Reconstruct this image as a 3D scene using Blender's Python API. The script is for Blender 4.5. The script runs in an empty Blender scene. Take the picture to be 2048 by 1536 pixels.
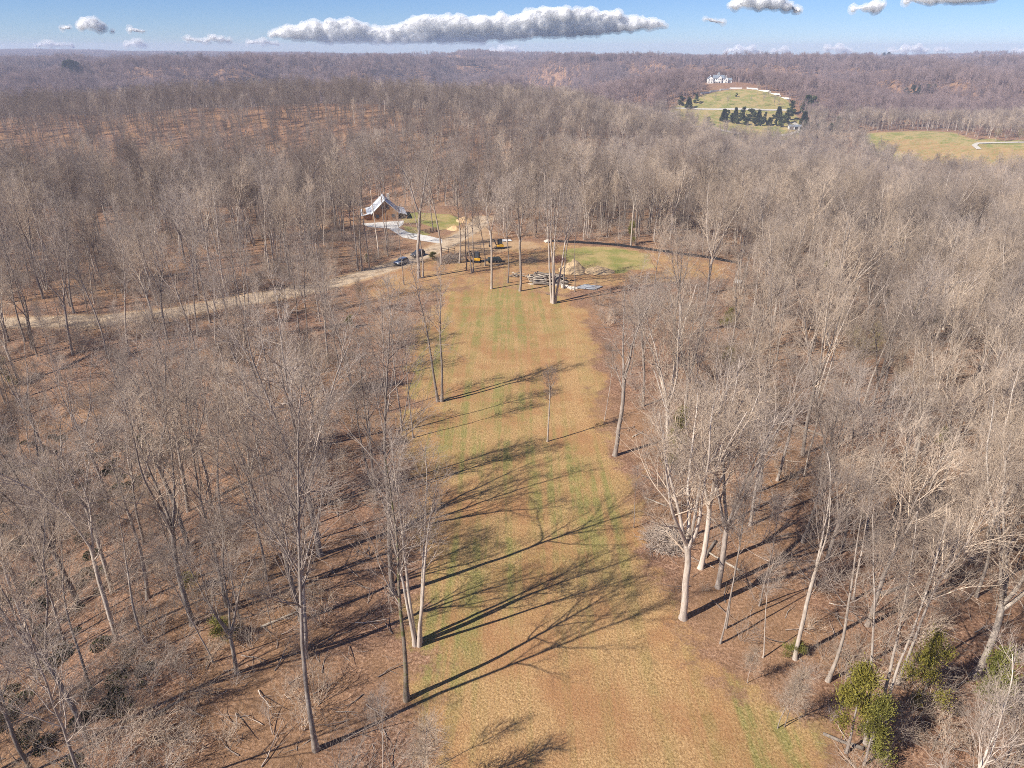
import bpy, bmesh, math, random
import numpy as np
from mathutils import Vector, Matrix, Euler

random.seed(7)
RNG = np.random.default_rng(7)
S = bpy.context.scene
COL = S.collection
PI = math.pi

# ------------------------------------------------------------------ camera
CAM_H, PITCH, FPX = 55.0, math.radians(25.34), 1421.0      # focal length in photograph pixels (2048 wide)
cam_d = bpy.data.cameras.new('camera')
cam = bpy.data.objects.new('camera', cam_d)
COL.objects.link(cam)
cam.location = (0, 0, CAM_H)
cam.rotation_euler = (PI / 2 - PITCH, 0, 0)
cam_d.sensor_width = 36
cam_d.lens = 36 * FPX / 2048
cam_d.clip_end = 120000
S.camera = cam

# ------------------------------------------------------------------ light
SUN_EL = math.radians(40)
SUN_DIR = Vector((-math.cos(math.radians(30)) * math.cos(SUN_EL), -math.sin(math.radians(30)) * math.cos(SUN_EL), math.sin(SUN_EL)))
world = bpy.data.worlds.new('World')
S.world = world
world.use_nodes = True
wn = world.node_tree
wn.nodes.clear()
w_out = wn.nodes.new('ShaderNodeOutputWorld')
w_bg = wn.nodes.new('ShaderNodeBackground')
w_sky = wn.nodes.new('ShaderNodeTexSky')
w_sky.sky_type = 'NISHITA'
w_sky.sun_disc = False
w_sky.sun_elevation = SUN_EL
w_sky.sun_rotation = math.radians(240)
w_sky.altitude = 2500
w_sky.air_density = 1.0
w_sky.dust_density = 0.0
w_sky.ozone_density = 8.0
w_bg.inputs['Strength'].default_value = 0.058
w_tint = wn.nodes.new('ShaderNodeMix'); w_tint.data_type = 'RGBA'; w_tint.blend_type = 'MULTIPLY'; w_tint.inputs[0].default_value = 1.0
w_tint.inputs[7].default_value = (0.95, 0.97, 1.12, 1)
wn.links.new(w_sky.outputs[0], w_tint.inputs[6]); wn.links.new(w_tint.outputs[2], w_bg.inputs[0])
wn.links.new(w_bg.outputs[0], w_out.inputs[0])

sun_d = bpy.data.lights.new('sun', 'SUN')
sun_d.energy = 4.4
sun_d.angle = math.radians(0.5)
sun_d.color = (1.0, 0.93, 0.83)
sun = bpy.data.objects.new('sun', sun_d)
COL.objects.link(sun)
sun.rotation_euler = SUN_DIR.to_track_quat('Z', 'Y').to_euler()

S.view_settings.view_transform = 'Standard'
S.view_settings.look = 'None'
S.view_settings.gamma = 1.0
S.view_settings.exposure = 0.85
cy = S.cycles
cy.use_denoising = False
cy.use_adaptive_sampling = True
cy.adaptive_threshold = 0.02
cy.max_bounces = 16
cy.diffuse_bounces = 3
cy.glossy_bounces = 2
cy.transmission_bounces = 2
cy.volume_bounces = 16
cy.transparent_max_bounces = 4
cy.caustics_reflective = False
cy.caustics_refractive = False
cy.filter_width = 0.95

# ------------------------------------------------------------------ noise and terrain
_perm = np.random.default_rng(11).random((256, 256))

def vnoise(x, y):
    x = np.asarray(x, float); y = np.asarray(y, float)
    xi = np.floor(x).astype(int); yi = np.floor(y).astype(int)
    fx = x - xi; fy = y - yi
    fx = fx * fx * (3 - 2 * fx); fy = fy * fy * (3 - 2 * fy)
    a = _perm[xi % 256, yi % 256]; b = _perm[(xi + 1) % 256, yi % 256]
    c = _perm[xi % 256, (yi + 1) % 256]; d = _perm[(xi + 1) % 256, (yi + 1) % 256]
    return (a + (b - a) * fx) * (1 - fy) + (c + (d - c) * fx) * fy

def fbm(x, y, o=4):
    s = 0; a = 0.5; t = 0
    for i in range(o):
        s = s + a * vnoise(x + 17.3 * i, y - 9.1 * i); t += a
        x = x * 2.03; y = y * 2.03; a *= 0.5
    return s / t

def sm(a, b, t):
    u = np.clip((t - a) / (b - a), 0, 1)
    return u * u * (3 - 2 * u)

def height(x, y):
    x = np.asarray(x, float); y = np.asarray(y, float)
    # the ridge with the mown strip: a gully to the left, a fall to the right
    near = -13.0 * sm(-30, -78, x) * (1 - sm(92, 140, y)) - 12.0 * sm(38, 190, x) - 3.0 * sm(-130, -260, x)
    near = near + (fbm(x / 22, y / 22, 3) - 0.5) * 1.6 * (sm(20, 60, np.abs(x)) * 0.9 + 0.1)
    # valley behind the cabin, then a wooded ridge on the left and an open valley on the right
    crest = 690 + 0.08 * x + 60 * (fbm(x / 300 + 3, 0 * y, 2) - 0.5)
    ridge = np.exp(-((y - crest) / 165.0) ** 2) * (1 - sm(-20, 300, x))
    far = -34.0 + 38 * ridge + 24 * (fbm(x / 160 + 5, y / 160 + 1, 3) - 0.5) * (1 - sm(150, 380, x) * (1 - sm(860, 1000, y)))
    far = far + 26 * np.exp(-(((x - 20) / 170.0) ** 2 + ((y - 560) / 110.0) ** 2)) * 0.5
    far = far - 17 * np.exp(-(((x - 300) / 210.0) ** 2 + ((y - 720) / 190.0) ** 2) ** 2) - 12 * np.exp(-(((x - 480) / 190.0) ** 2 + ((y - 620) / 160.0) ** 2) ** 2)
    far = far - 24 * np.exp(-((y - 1080 - 0.1 * x) / 170.0) ** 2) * (1 - sm(-60, 170, x))
    hill = 43 * np.exp(-(((x - 310) / 205.0) ** 2 + ((y - 1150) / 150.0) ** 2) ** 1.2)
    back = sm(1000, 1650, y) * (1 - sm(100, 300, x)) + sm(820, 1500, y) * sm(100, 300, x)
    rolling = 56 * (fbm(x / 520 + 2.2, y / 620 + 7.7, 4) - 0.5) - 12
    u = x + 90 * (fbm(x / 500 + 9, y / 500, 2) - 0.5); v = y + 160 * (fbm(x / 400, y / 400 + 4, 2) - 0.5)
    spur = 1 - np.abs(2 * fbm(u / 330 + 1.3, v / 420 + 5.1, 3) - 1)      # ridged spurs and hollows of the hill country
    rolling = rolling + 170 * (spur - 0.80)
    w_h = np.exp(-(((x - 325) / 300.0) ** 2 + ((y - 1090) / 240.0) ** 2) ** 2)
    rolling = rolling * (1 - w_h) - 28 * w_h
    far = far * (1 - back) + (rolling - 6) * back + hill
    az = x / np.maximum(y, 50.0)
    crest_z = 20 - 32 * sm(-0.55, 0.05, az) + 4 * sm(0.3, 0.6, az)
    lift = sm(3600, 4900, y)
    far = far * (1 - lift) + (crest_z + 24 * (fbm(x / 420, y / 900, 3) - 0.5)) * lift
    k = sm(268, 400, y + 0.25 * np.maximum(x - 60, 0))
    return near * (1 - k) + far * k

def ray(px, py):
    cx = (px - 1024) / FPX; c = (768 - py) / FPX
    return Vector((cx, math.cos(PITCH) + c * math.sin(PITCH), -math.sin(PITCH) + c * math.cos(PITCH)))

def ground(px, py, tmax=9000):
    """photograph pixel -> point where its ray first meets the terrain"""
    d = ray(px, py)
    t = np.concatenate([np.arange(20, 500, 0.5), np.arange(500, tmax, 4)])
    x = d.x * t; y = d.y * t; z = CAM_H + d.z * t
    g = height(x, y)
    i = int(np.argmax(z < g)) if np.any(z < g) else len(t) - 1
    a, b = t[max(i - 1, 0)], t[i]
    for _ in range(20):
        m = (a + b) / 2
        if CAM_H + d.z * m < float(height(d.x * m, d.y * m)): b = m
        else: a = m
    return Vector((d.x * b, d.y * b, float(height(d.x * b, d.y * b))))

def project(x, y, z):
    x = np.asarray(x, float); y = np.asarray(y, float); z = np.asarray(z, float) - CAM_H
    dep = y * math.cos(PITCH) - z * math.sin(PITCH)
    up = y * math.sin(PITCH) + z * math.cos(PITCH)
    dep = np.where(dep > 1, dep, np.nan)
    return 1024 + FPX * x / dep, 768 - FPX * up / dep, dep

def hz(x, y): return float(height(x, y))

def poly_world(pts): return np.array([ground(*p)[:2] for p in pts])

def inside(poly, x, y):
    r = np.zeros(np.shape(x), bool); n = len(poly)
    for i in range(n):
        x0, y0 = poly[i]; x1, y1 = poly[(i + 1) % n]
        c = ((y0 > y) != (y1 > y)) & (x < (x1 - x0) * (y - y0) / (y1 - y0 + 1e-9) + x0)
        r ^= c
    return r

def seg_dist(pts, x, y, closed=False):
    d = np.full(np.shape(x), 1e9); n = len(pts)
    for i in range(n if closed else n - 1):
        ax, ay = pts[i]; bx, by = pts[(i + 1) % n]
        vx, vy = bx - ax, by - ay
        t = np.clip(((x - ax) * vx + (y - ay) * vy) / (vx * vx + vy * vy + 1e-9), 0, 1)
        d = np.minimum(d, np.hypot(x - ax - t * vx, y - ay - t * vy))
    return d

def sdf(poly, x, y):          # positive inside
    d = seg_dist(poly, x, y, True)
    return np.where(inside(poly, x, y), d, -d)

# areas read from the photograph
STRIP = poly_world([(860, 1536), (850, 1420), (838, 1290), (835, 1180), (838, 1060), (826, 960), (818, 870), (822, 780), (830, 690), (850, 625), (885, 588), (960, 570), (1060, 580), (1140, 596), (1172, 640), (1192, 720), (1208, 800), (1222, 880), (1246, 950), (1268, 1050), (1320, 1180), (1400, 1290), (1530, 1410), (1660, 1536)])
STRIP = np.vstack([[[-6.5, 0]], STRIP, [[22, 0]]])
YARD = poly_world([(690, 585), (800, 520), (850, 492), (930, 455), (985, 478), (1090, 480), (1200, 489), (1330, 503), (1470, 528), (1480, 562), (1300, 575), (1180, 580), (1150, 600), (960, 575), (850, 600), (760, 620)])
GREEN = poly_world([(1120, 500), (1170, 492), (1230, 495), (1300, 508), (1310, 535), (1240, 548), (1170, 542), (1120, 525)])
LAWN = poly_world([(800, 428), (830, 424), (905, 430), (930, 440), (915, 452), (885, 462), (840, 446), (808, 446)])
LAWN2 = poly_world([(806, 452), (830, 455), (860, 468), (845, 474), (815, 468)])
CLAY = poly_world([(880, 500), (925, 470), (975, 440), (1000, 476), (1090, 482), (1090, 500), (1000, 505), (920, 515)])
PAD = poly_world([(722, 447), (808, 441), (806, 449), (797, 455), (818, 465), (858, 472), (884, 478), (884, 487), (846, 482), (806, 475), (778, 457), (738, 454)])
ROAD = poly_world([(-220, 642), (-60, 644), (60, 645), (180, 643), (330, 628), (450, 606), (560, 588), (640, 574), (720, 552), (790, 530), (850, 508), (890, 490), (925, 471), (950, 454), (962, 441), (966, 436)])
CABIN_YARD = poly_world([(700, 455), (735, 405), (800, 408), (905, 424), (975, 432), (985, 470), (880, 500), (830, 505), (760, 470)])
FIELD = poly_world([(1725, 268), (1830, 263), (1905, 263), (1925, 276), (2048, 282), (2160, 290), (2300, 350), (2048, 350), (1930, 350), (1830, 345), (1750, 310), (1720, 285)])
HILL_LAWN = poly_world([(1330, 236), (1345, 214), (1398, 193), (1450, 180), (1490, 177), (1540, 185), (1578, 200), (1590, 230), (1610, 250), (1590, 285), (1500, 288), (1420, 270)])
FAR_FIELD = poly_world([(285, 166), (400, 163), (402, 168), (300, 171)])
GREEN_SPOTS = [(1180, 1000, 5, 10), (1120, 960, 4, 9), (905, 1170, 4, 7), (880, 1270, 3, 6), (920, 880, 5, 8), (985, 810, 6, 8), (1010, 600, 9, 10), (1000, 640, 8, 12), (870, 720, 4, 14), (1560, 1500, 3, 6), (1010, 1130, 4, 6), (1020, 920, 4, 6)]
GREEN_SPOTS = [(*ground(a, b)[:2], c * 1.35, d * 1.35) for a, b, c, d in GREEN_SPOTS]

# ------------------------------------------------------------------ materials
MATS = {}
def new_mat(name):
    m = bpy.data.materials.new(name); m.use_nodes = True
    nt = m.node_tree; nt.nodes.clear()
    out = nt.nodes.new('ShaderNodeOutputMaterial')
    b = nt.nodes.new('ShaderNodeBsdfPrincipled')
    b.inputs['Specular IOR Level'].default_value = 0.25
    nt.links.new(b.outputs[0], out.inputs[0])
    MATS[name] = m
    return m, nt, b

class NT:
    def __init__(s, nt): s.nt = nt
    def node(s, t, **kw):
        n = s.nt.nodes.new(t)
        for k, v in kw.items(): setattr(n, k, v)
        return n
    def link(s, a, b): s.nt.links.new(a, b)
    def noise(s, vec, scale, detail=4, rough=0.6, dist=0.0):
        n = s.node('ShaderNodeTexNoise')
        n.inputs['Scale'].default_value = scale; n.inputs['Detail'].default_value = detail
        n.inputs['Roughness'].default_value = rough; n.inputs['Distortion'].default_value = dist
        if vec is not None: s.link(vec, n.inputs['Vector'])
        return n.outputs['Fac']
    def ramp(s, fac, stops):
        n = s.node('ShaderNodeValToRGB'); e = n.color_ramp.elements
        while len(e) < len(stops): e.new(0.5)
        for el, (p, c) in zip(e, stops):
            el.position = p; el.color = (*c, 1) if len(c) == 3 else c
        s.link(fac, n.inputs[0]); return n.outputs[0]
    def mix(s, fac, a, b, mode='MIX'):
        n = s.node('ShaderNodeMix', data_type='RGBA', blend_type=mode)
        if hasattr(fac, 'is_linked'): s.link(fac, n.inputs[0])
        else: n.inputs[0].default_value = fac
        for v, i in ((a, 6), (b, 7)):
            if hasattr(v, 'is_linked'): s.link(v, n.inputs[i])
            else: n.inputs[i].default_value = (*v, 1)
        return n.outputs[2]
    def math(s, op, a, b=None, c=None):
        n = s.node('ShaderNodeMath', operation=op)
        for i, v in enumerate((a, b, c)):
            if v is None: continue
            if hasattr(v, 'is_linked'): s.link(v, n.inputs[i])
            else: n.inputs[i].default_value = v
        return n.outputs[0]
    def maprange(s, v, a, b, c=0, d=1):
        n = s.node('ShaderNodeMapRange', interpolation_type='SMOOTHSTEP')
        s.link(v, n.inputs[0])
        for i, q in enumerate((a, b, c, d)): n.inputs[i + 1].default_value = q
        return n.outputs[0]
    def attr(s, name):
        n = s.node('ShaderNodeAttribute', attribute_name=name); return n
    def bump(s, h, strength, dist, bsdf):
        n = s.node('ShaderNodeBump'); n.inputs['Strength'].default_value = strength; n.inputs['Distance'].default_value = dist
        s.link(h, n.inputs['Height']); s.link(n.outputs[0], bsdf.inputs['Normal'])

def plain(name, col, rough=0.7, metal=0.0, var=0.25, scale=3.0, spec=0.25):
    """a procedural paint or stuff: base colour with uneven tone and wear"""
    m, nt, b = new_mat(name); q = NT(nt)
    tc = q.node('ShaderNodeTexCoord')
    n = q.noise(tc.outputs['Object'], scale, 5, 0.65)
    lo = tuple(c * (1 - var) for c in col); hi = tuple(min(1, c * (1 + var)) for c in col)
    c = q.ramp(n, [(0.3, lo), (0.7, hi)])
    q.link(c, b.inputs['Base Color'])
    b.inputs['Roughness'].default_value = rough; b.inputs['Metallic'].default_value = metal
    b.inputs['Specular IOR Level'].default_value = spec
    return m

def ground_material():
    m, nt, b = new_mat('ground'); q = NT(nt)
    geo = q.node('ShaderNodeNewGeometry'); P = geo.outputs['Position']
    A = q.attr('mask_a'); B = q.attr('mask_b')
    sa = q.node('ShaderNodeSeparateColor'); q.link(A.outputs['Color'], sa.inputs[0])
    sb = q.node('ShaderNodeSeparateColor'); q.link(B.outputs['Color'], sb.inputs[0])
    fine = q.noise(P, 4.6, 5, 0.78)
    leaf = q.noise(P, 3.2, 4, 0.76)
    mid = q.noise(P, 0.35, 4, 0.6)
    big = q.noise(P, 0.055, 3, 0.55)
    # leaf litter
    lit = q.ramp(leaf, [(0.30, (0.055, 0.030, 0.020)), (0.44, (0.20, 0.110, 0.070)), (0.56, (0.35, 0.205, 0.132)), (0.72, (0.62, 0.42, 0.29))])
    lit = q.mix(q.maprange(mid, 0.38, 0.68), lit, (0.125, 0.070, 0.044), 'MIX')
    lit2 = q.mix(0.55, q.ramp(leaf, [(0.30, (0.06, 0.033, 0.022)), (0.48, (0.265, 0.150, 0.094)), (0.70, (0.60, 0.405, 0.28))]), lit)
    lit = q.mix(q.maprange(big, 0.42, 0.62), lit2, q.mix(0.4, lit2, (0.34, 0.205, 0.105)))
    # mown grass: straw with mower stripes along the strip
    st = q.node('ShaderNodeMapping'); st.inputs['Scale'].default_value = (1.0, 0.035, 1.0); st.inputs['Rotation'].default_value = (0, 0, math.radians(-7))
    q.link(P, st.inputs['Vector'])
    stripe = q.noise(st.outputs[0], 0.62, 3, 0.6, 0.4)
    straw = q.ramp(fine, [(0.30, (0.16, 0.094, 0.045)), (0.47, (0.39, 0.238, 0.108)), (0.66, (0.64, 0.43, 0.22))])
    tan = q.mix(q.maprange(q.noise(P, 0.12, 4, 0.6), 0.4, 0.62), straw, q.mix(0.6, straw, (0.34, 0.16, 0.078)))
    grn = q.ramp(fine, [(0.30, (0.09, 0.095, 0.025)), (0.5, (0.245, 0.225, 0.075)), (0.70, (0.46, 0.375, 0.17))])
    gfac = q.math('ADD', q.maprange(stripe, 0.46, 0.64, 0, 0.30), q.math('MULTIPLY', sb.outputs[0], q.maprange(stripe, 0.36, 0.62, 0.25, 1.0)))
    gfac = q.math('MULTIPLY', gfac, q.maprange(mid, 0.3, 0.62, 0.35, 1.1)); gfac = q.math('MINIMUM', gfac, 0.88)
    grass = q.mix(gfac, tan, grn)
    # leaves blown over the grass edge
    wa = q.math('ADD', sa.outputs[0], q.math('MULTIPLY', q.math('SUBTRACT', q.noise(P, 0.5, 6, 0.8), 0.5), 0.9))
    col = q.mix(q.maprange(wa, 0.38, 0.62), lit, grass)
    # clay and bare earth
    clay = q.ramp(fine, [(0.25, (0.30, 0.185, 0.10)), (0.55, (0.46, 0.315, 0.185)), (0.8, (0.60, 0.45, 0.30))])
    wc = q.math('ADD', sa.outputs[2], q.math('MULTIPLY', q.math('SUBTRACT', mid, 0.5), 0.8))
    col = q.mix(q.maprange(wc, 0.35, 0.7), col, clay)
    # green lawn
    lawn = q.ramp(fine, [(0.2, (0.13, 0.145, 0.038)), (0.5, (0.22, 0.225, 0.068)), (0.8, (0.34, 0.31, 0.12))])
    lawn = q.mix(q.maprange(q.noise(P, 0.09, 4, 0.7), 0.38, 0.60), lawn, (0.38, 0.29, 0.13))
    wg = q.math('ADD', sa.outputs[1], q.math('MULTIPLY', q.math('SUBTRACT', mid, 0.5), 0.6))
    col = q.mix(q.maprange(wg, 0.35, 0.65), col, lawn)
    # gravel road with paler wheel tracks
    grav = q.ramp(fine, [(0.25, (0.36, 0.27, 0.18)), (0.55, (0.55, 0.43, 0.30)), (0.8, (0.70, 0.57, 0.42))])
    grav = q.mix(q.maprange(mid, 0.45, 0.65), grav, (0.40, 0.29, 0.19))
    wr = q.math('ADD', sb.outputs[1], q.math('MULTIPLY', q.math('SUBTRACT', q.noise(P, 0.8, 4, 0.7), 0.5), 0.5))
    col = q.mix(q.maprange(wr, 0.4, 0.62), col, grav)
    # concrete pad
    conc = q.ramp(mid, [(0.3, (0.52, 0.49, 0.45)), (0.7, (0.66, 0.64, 0.60))])
    col = q.mix(q.maprange(sb.outputs[2], 0.4, 0.55), col, conc)
    q.link(col, b.inputs['Base Color'])
    b.inputs['Roughness'].default_value = 0.95
    b.inputs['Specular IOR Level'].default_value = 0.1
    q.bump(q.math('ADD', fine, leaf), 0.9, 0.12, b)
    return m

def bark(name, lo, mid, hi, moss=0.0):
    m, nt, b = new_mat(name); q = NT(nt)
    tc = q.node('ShaderNodeTexCoord'); oi = q.node('ShaderNodeObjectInfo')
    mp = q.node('ShaderNodeMapping'); mp.inputs['Scale'].default_value = (1, 1, 0.22)
    q.link(tc.outputs['Object'], mp.inputs['Vector'])
    n = q.noise(mp.outputs[0], 3.5, 5, 0.75)
    c = q.ramp(n, [(0.3, lo), (0.5, mid), (0.7, hi)])
    t = q.ramp(oi.outputs['Random'], [(0.0, (0.66, 0.62, 0.60)), (0.35, (0.88, 0.84, 0.80)), (0.7, (1.05, 1.0, 0.96)), (1.0, (1.28, 1.24, 1.2))])
    c = q.mix(1.0, c, t, 'MULTIPLY')
    if moss:
        g = q.maprange(q.noise(tc.outputs['Object'], 1.1, 4, 0.7), 0.5, 0.62, 0, moss)
        c = q.mix(g, c, (0.10, 0.11, 0.03))
    q.link(c, b.inputs['Base Color'])
    b.inputs['Roughness'].default_value = 0.9
    b.inputs['Specular IOR Level'].default_value = 0.15
    return m

M_GROUND = ground_material()
M_BARK = bark('bark_grey', (0.13, 0.112, 0.098), (0.27, 0.238, 0.212), (0.44, 0.395, 0.36))
M_BARK_PALE = bark('bark_pale', (0.26, 0.225, 0.19), (0.46, 0.41, 0.36), (0.62, 0.57, 0.51))
M_BARK_MOSS = bark('bark_mossy', (0.09, 0.075, 0.055), (0.22, 0.185, 0.15), (0.36, 0.31, 0.26), 0.8)
M_TWIG = bark('twig_grey', (0.235, 0.198, 0.17), (0.38, 0.325, 0.28), (0.55, 0.485, 0.43))
M_TWIG_TAN = bark('twig_tan', (0.33, 0.265, 0.205), (0.50, 0.415, 0.33), (0.66, 0.57, 0.47))
M_TWIG_RED = bark('twig_red', (0.20, 0.10, 0.08), (0.30, 0.16, 0.13), (0.38, 0.22, 0.18))
M_TWIG_GREEN = bark('twig_budding', (0.26, 0.22, 0.09), (0.36, 0.32, 0.13), (0.46, 0.41, 0.19))
M_TWIG_FAR = bark('twig_far', (0.225, 0.165, 0.16), (0.32, 0.245, 0.235), (0.42, 0.335, 0.32))
M_TWIG_SHADE_BROWN = bark('twig_shade_brown', (0.165, 0.130, 0.108), (0.265, 0.215, 0.182), (0.38, 0.32, 0.275))  # browner twigs, colour also darkened to stand in for the left ridge's shaded sides

def leaf_mat(name, lo, hi):
    m, nt, b = new_mat(name); q = NT(nt)
    tc = q.node('ShaderNodeTexCoord'); oi = q.node('ShaderNodeObjectInfo')
    n = q.noise(tc.outputs['Object'], 1.7, 4, 0.7)
    c = q.ramp(n, [(0.3, lo), (0.7, hi)])
    c = q.mix(1.0, c, q.ramp(oi.outputs['Random'], [(0, (0.75, 0.8, 0.8)), (1, (1.2, 1.12, 0.95))]), 'MULTIPLY')
    q.link(c, b.inputs['Base Color']); b.inputs['Roughness'].default_value = 0.7
    return m
M_CEDAR = leaf_mat('cedar_foliage', (0.085, 0.090, 0.018), (0.26, 0.235, 0.055))
M_PINE = leaf_mat('pine_foliage', (0.035, 0.052, 0.020), (0.105, 0.125, 0.045))

# ------------------------------------------------------------------ object helpers
def tag(o, label=None, cat=None, group=None, kind=None):
    if label: o['label'] = label
    if cat: o['category'] = cat
    if group: o['group'] = group
    if kind: o['kind'] = kind
    return o

def empty(name, loc=(0, 0, 0), rz=0.0):
    o = bpy.data.objects.new(name, None); COL.objects.link(o)
    o.location = loc; o.rotation_euler = (0, 0, rz); o.empty_display_size = 0.5
    return o

def mesh_np(name, V, F, mat=None, smooth=True):
    """V (n,3), F (m,4) or (m,3) int arrays -> mesh data"""
    me = bpy.data.meshes.new(name)
    V = np.asarray(V, np.float32); F = np.asarray(F, np.int32)
    k = F.shape[1]
    me.vertices.add(len(V)); me.vertices.foreach_set('co', V.ravel())
    me.loops.add(F.size); me.loops.foreach_set('vertex_index', F.ravel())
    me.polygons.add(len(F))
    me.polygons.foreach_set('loop_start', np.arange(0, F.size, k, dtype=np.int32))
    me.polygons.foreach_set('use_smooth', np.full(len(F), smooth, bool))
    me.update(calc_edges=True); me.validate()
    if mat: me.materials.append(mat)
    return me

def link_mesh(name, me, parent=None, loc=None):
    o = bpy.data.objects.new(name, me); COL.objects.link(o)
    if parent: o.parent = parent
    if loc is not None: o.location = loc
    return o

class MB:
    """collects simple solids into one bmesh, then builds ONE mesh object"""
    def __init__(s): s.bm = bmesh.new()
    def box(s, c, size, rot=(0, 0, 0), taper=1.0):
        m = Matrix.Translation(c) @ Euler(rot).to_matrix().to_4x4() @ Matrix.Diagonal((*size, 1))
        r = bmesh.ops.create_cube(s.bm, size=1.0, matrix=Matrix())
        for v in r['verts']:
            if v.co.z > 0: v.co.x *= taper; v.co.y *= taper
            v.co = m @ v.co
        return s
    def cyl(s, a, b, r0, r1=None, n=10):
        a = Vector(a); b = Vector(b); d = b - a; r1 = r0 if r1 is None else r1
        m = Matrix.Translation((a + b) / 2) @ d.to_track_quat('Z', 'Y').to_matrix().to_4x4()
        bmesh.ops.create_cone(s.bm, cap_ends=True, segments=n, radius1=r0, radius2=r1, depth=d.length, matrix=m)
        return s
    def prism(s, prof, y0, y1, axis='y'):
        """profile of (u, z) points extruded along y (or x)"""
        f = (lambda u, z, w: (u, w, z)) if axis == 'y' else (lambda u, z, w: (w, u, z))
        a = [s.bm.verts.new(f(u, z, y0)) for u, z in prof]; b = [s.bm.verts.new(f(u, z, y1)) for u, z in prof]
        n = len(prof)
        s.bm.faces.new(a); s.bm.faces.new(list(reversed(b)))
        for i in range(n): s.bm.faces.new((a[i], b[i], b[(i + 1) % n], a[(i + 1) % n]))
        return s
    def quad(s, pts):
        s.bm.faces.new([s.bm.verts.new(p) for p in pts]); return s
    def build(s, name, mat, parent=None, bevel=0.0, loc=None, smooth=False):
        bmesh.ops.recalc_face_normals(s.bm, faces=s.bm.faces)
        if bevel:
            bmesh.ops.bevel(s.bm, geom=[e for e in s.bm.edges], offset=bevel, segments=2, affect='EDGES', profile=0.6)
        me = bpy.data.meshes.new(name); s.bm.to_mesh(me); s.bm.free()
        me.materials.append(mat)
        if smooth:
            for p in me.polygons: p.use_smooth = True
        return link_mesh(name, me, parent, loc)

def copy_tree(root, loc, rz=0.0, sc=1.0):
    r = root.copy(); COL.objects.link(r); r.location = loc; r.rotation_euler = (0, 0, rz); r.scale = (sc,) * 3
    for ch in root.children:
        c = ch.copy(); COL.objects.link(c); c.parent = r
        for g in ch.children:
            d = g.copy(); COL.objects.link(d); d.parent = c
    return r

# ------------------------------------------------------------------ terrain: one sheet, cut into the named pieces of ground
def graded(lo, hi, flo, fhi, step, grow):
    a = list(np.arange(flo, fhi + 1e-6, step)); s = step
    while a[-1] < hi: s *= grow; a.append(a[-1] + s)
    s = step
    while a[0] > lo: s *= grow; a.insert(0, a[0] - s)
    return np.array(a)
GX = graded(-5000, 5000, -100, 110, 0.75, 1.045)
GY = graded(-320, 6000, 18, 275, 0.75, 1.028)
X, Y = np.meshgrid(GX, GY)
Z = height(X, Y)
Z += (fbm(X / 1.7, Y / 1.7, 3) - 0.5) * 0.16 * (1 - sm(120, 300, Y)) * (np.abs(X) < 150)
near_m = (np.abs(X) < 330) & (Y < 420) & (Y > -60)
def masked(fn, cond, default):
    r = np.full(X.shape, float(default)); r[cond] = fn(X[cond], Y[cond]); return r
wob = (fbm(X / 4.0, Y / 4.0, 3) - 0.5)
d_strip = masked(lambda x, y: sdf(STRIP, x, y), near_m, -99) + wob * 3.5
d_yard = masked(lambda x, y: sdf(YARD, x, y), near_m, -99) + wob * 5
d_green = masked(lambda x, y: sdf(GREEN, x, y), near_m, -99) + wob * 4
d_lawn = masked(lambda x, y: np.maximum(sdf(LAWN, x, y), sdf(LAWN2, x, y)), near_m, -99) + wob * 2
d_cyard = masked(lambda x, y: sdf(CABIN_YARD, x, y), near_m, -99) + wob * 4
d_clay = masked(lambda x, y: sdf(CLAY, x, y), near_m, -99) + wob * 5
d_pad = masked(lambda x, y: sdf(PAD, x, y), near_m, -99)
d_road = 3.3 - masked(lambda x, y: seg_dist(ROAD, x, y), near_m, 99) + wob * 1.0
far_m = (X > 150) & (X < 900) & (Y > 450) & (Y < 1500)
d_field = masked(lambda x, y: sdf(FIELD, x, y), far_m, -99)
d_hill = masked(lambda x, y: sdf(HILL_LAWN, x, y), far_m, -99)
soft = lambda d, w: np.clip(0.5 + d / w, 0, 1)
spots = np.zeros(X.shape)
for gx, gy, rx, ry in GREEN_SPOTS:
    spots = np.maximum(spots, np.exp(-((X - gx) / rx) ** 2 - ((Y - gy) / ry) ** 2))
mA = np.zeros((*X.shape, 4), np.float32); mB = np.zeros((*X.shape, 4), np.float32)
mA[..., 0] = np.maximum(soft(d_strip + wob * 5, 13.0), 0.55 * soft(d_yard, 8.0))
mA[..., 1] = np.maximum.reduce([0.85 * soft(d_green, 6), soft(d_lawn, 3), soft(d_hill, 20), soft(d_field, 10) * (0.50 + 0.45 * (np.abs(d_field) < 22))])
mA[..., 2] = np.maximum.reduce([0.62 * soft(d_clay, 5), 0.42 * soft(d_cyard, 6), 0.75 * soft(1.8 + d_road, 3.5), 0.35 * soft(d_yard, 8)])
mB[..., 0] = spots
mB[..., 1] = soft(d_road, 1.6)
mB[..., 2] = soft(d_pad, 1.0)
mA[..., 0] = np.maximum(mA[..., 0], 0.9 * soft(d_field, 10))
ny, nx = X.shape
idx = np.arange(ny * nx).reshape(ny, nx)
Q = np.stack([idx[:-1, :-1], idx[:-1, 1:], idx[1:, 1:], idx[1:, :-1]], -1).reshape(-1, 4)
def fcell(a): return ((a[:-1, :-1] + a[1:, 1:] + a[:-1, 1:] + a[1:, :-1]) / 4).ravel()
cls = np.zeros(len(Q), int)
cls[fcell(d_strip) > 0] = 1
cls[fcell(d_yard) > 0] = 2
cls[fcell(d_cyard) > 0] = 3
cls[fcell(d_hill) > 0] = 5
cls[fcell(d_field) > 0] = 6
cls[fcell(d_road) > 0] = 4
cls[fcell(d_pad) > 0] = 7
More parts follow.
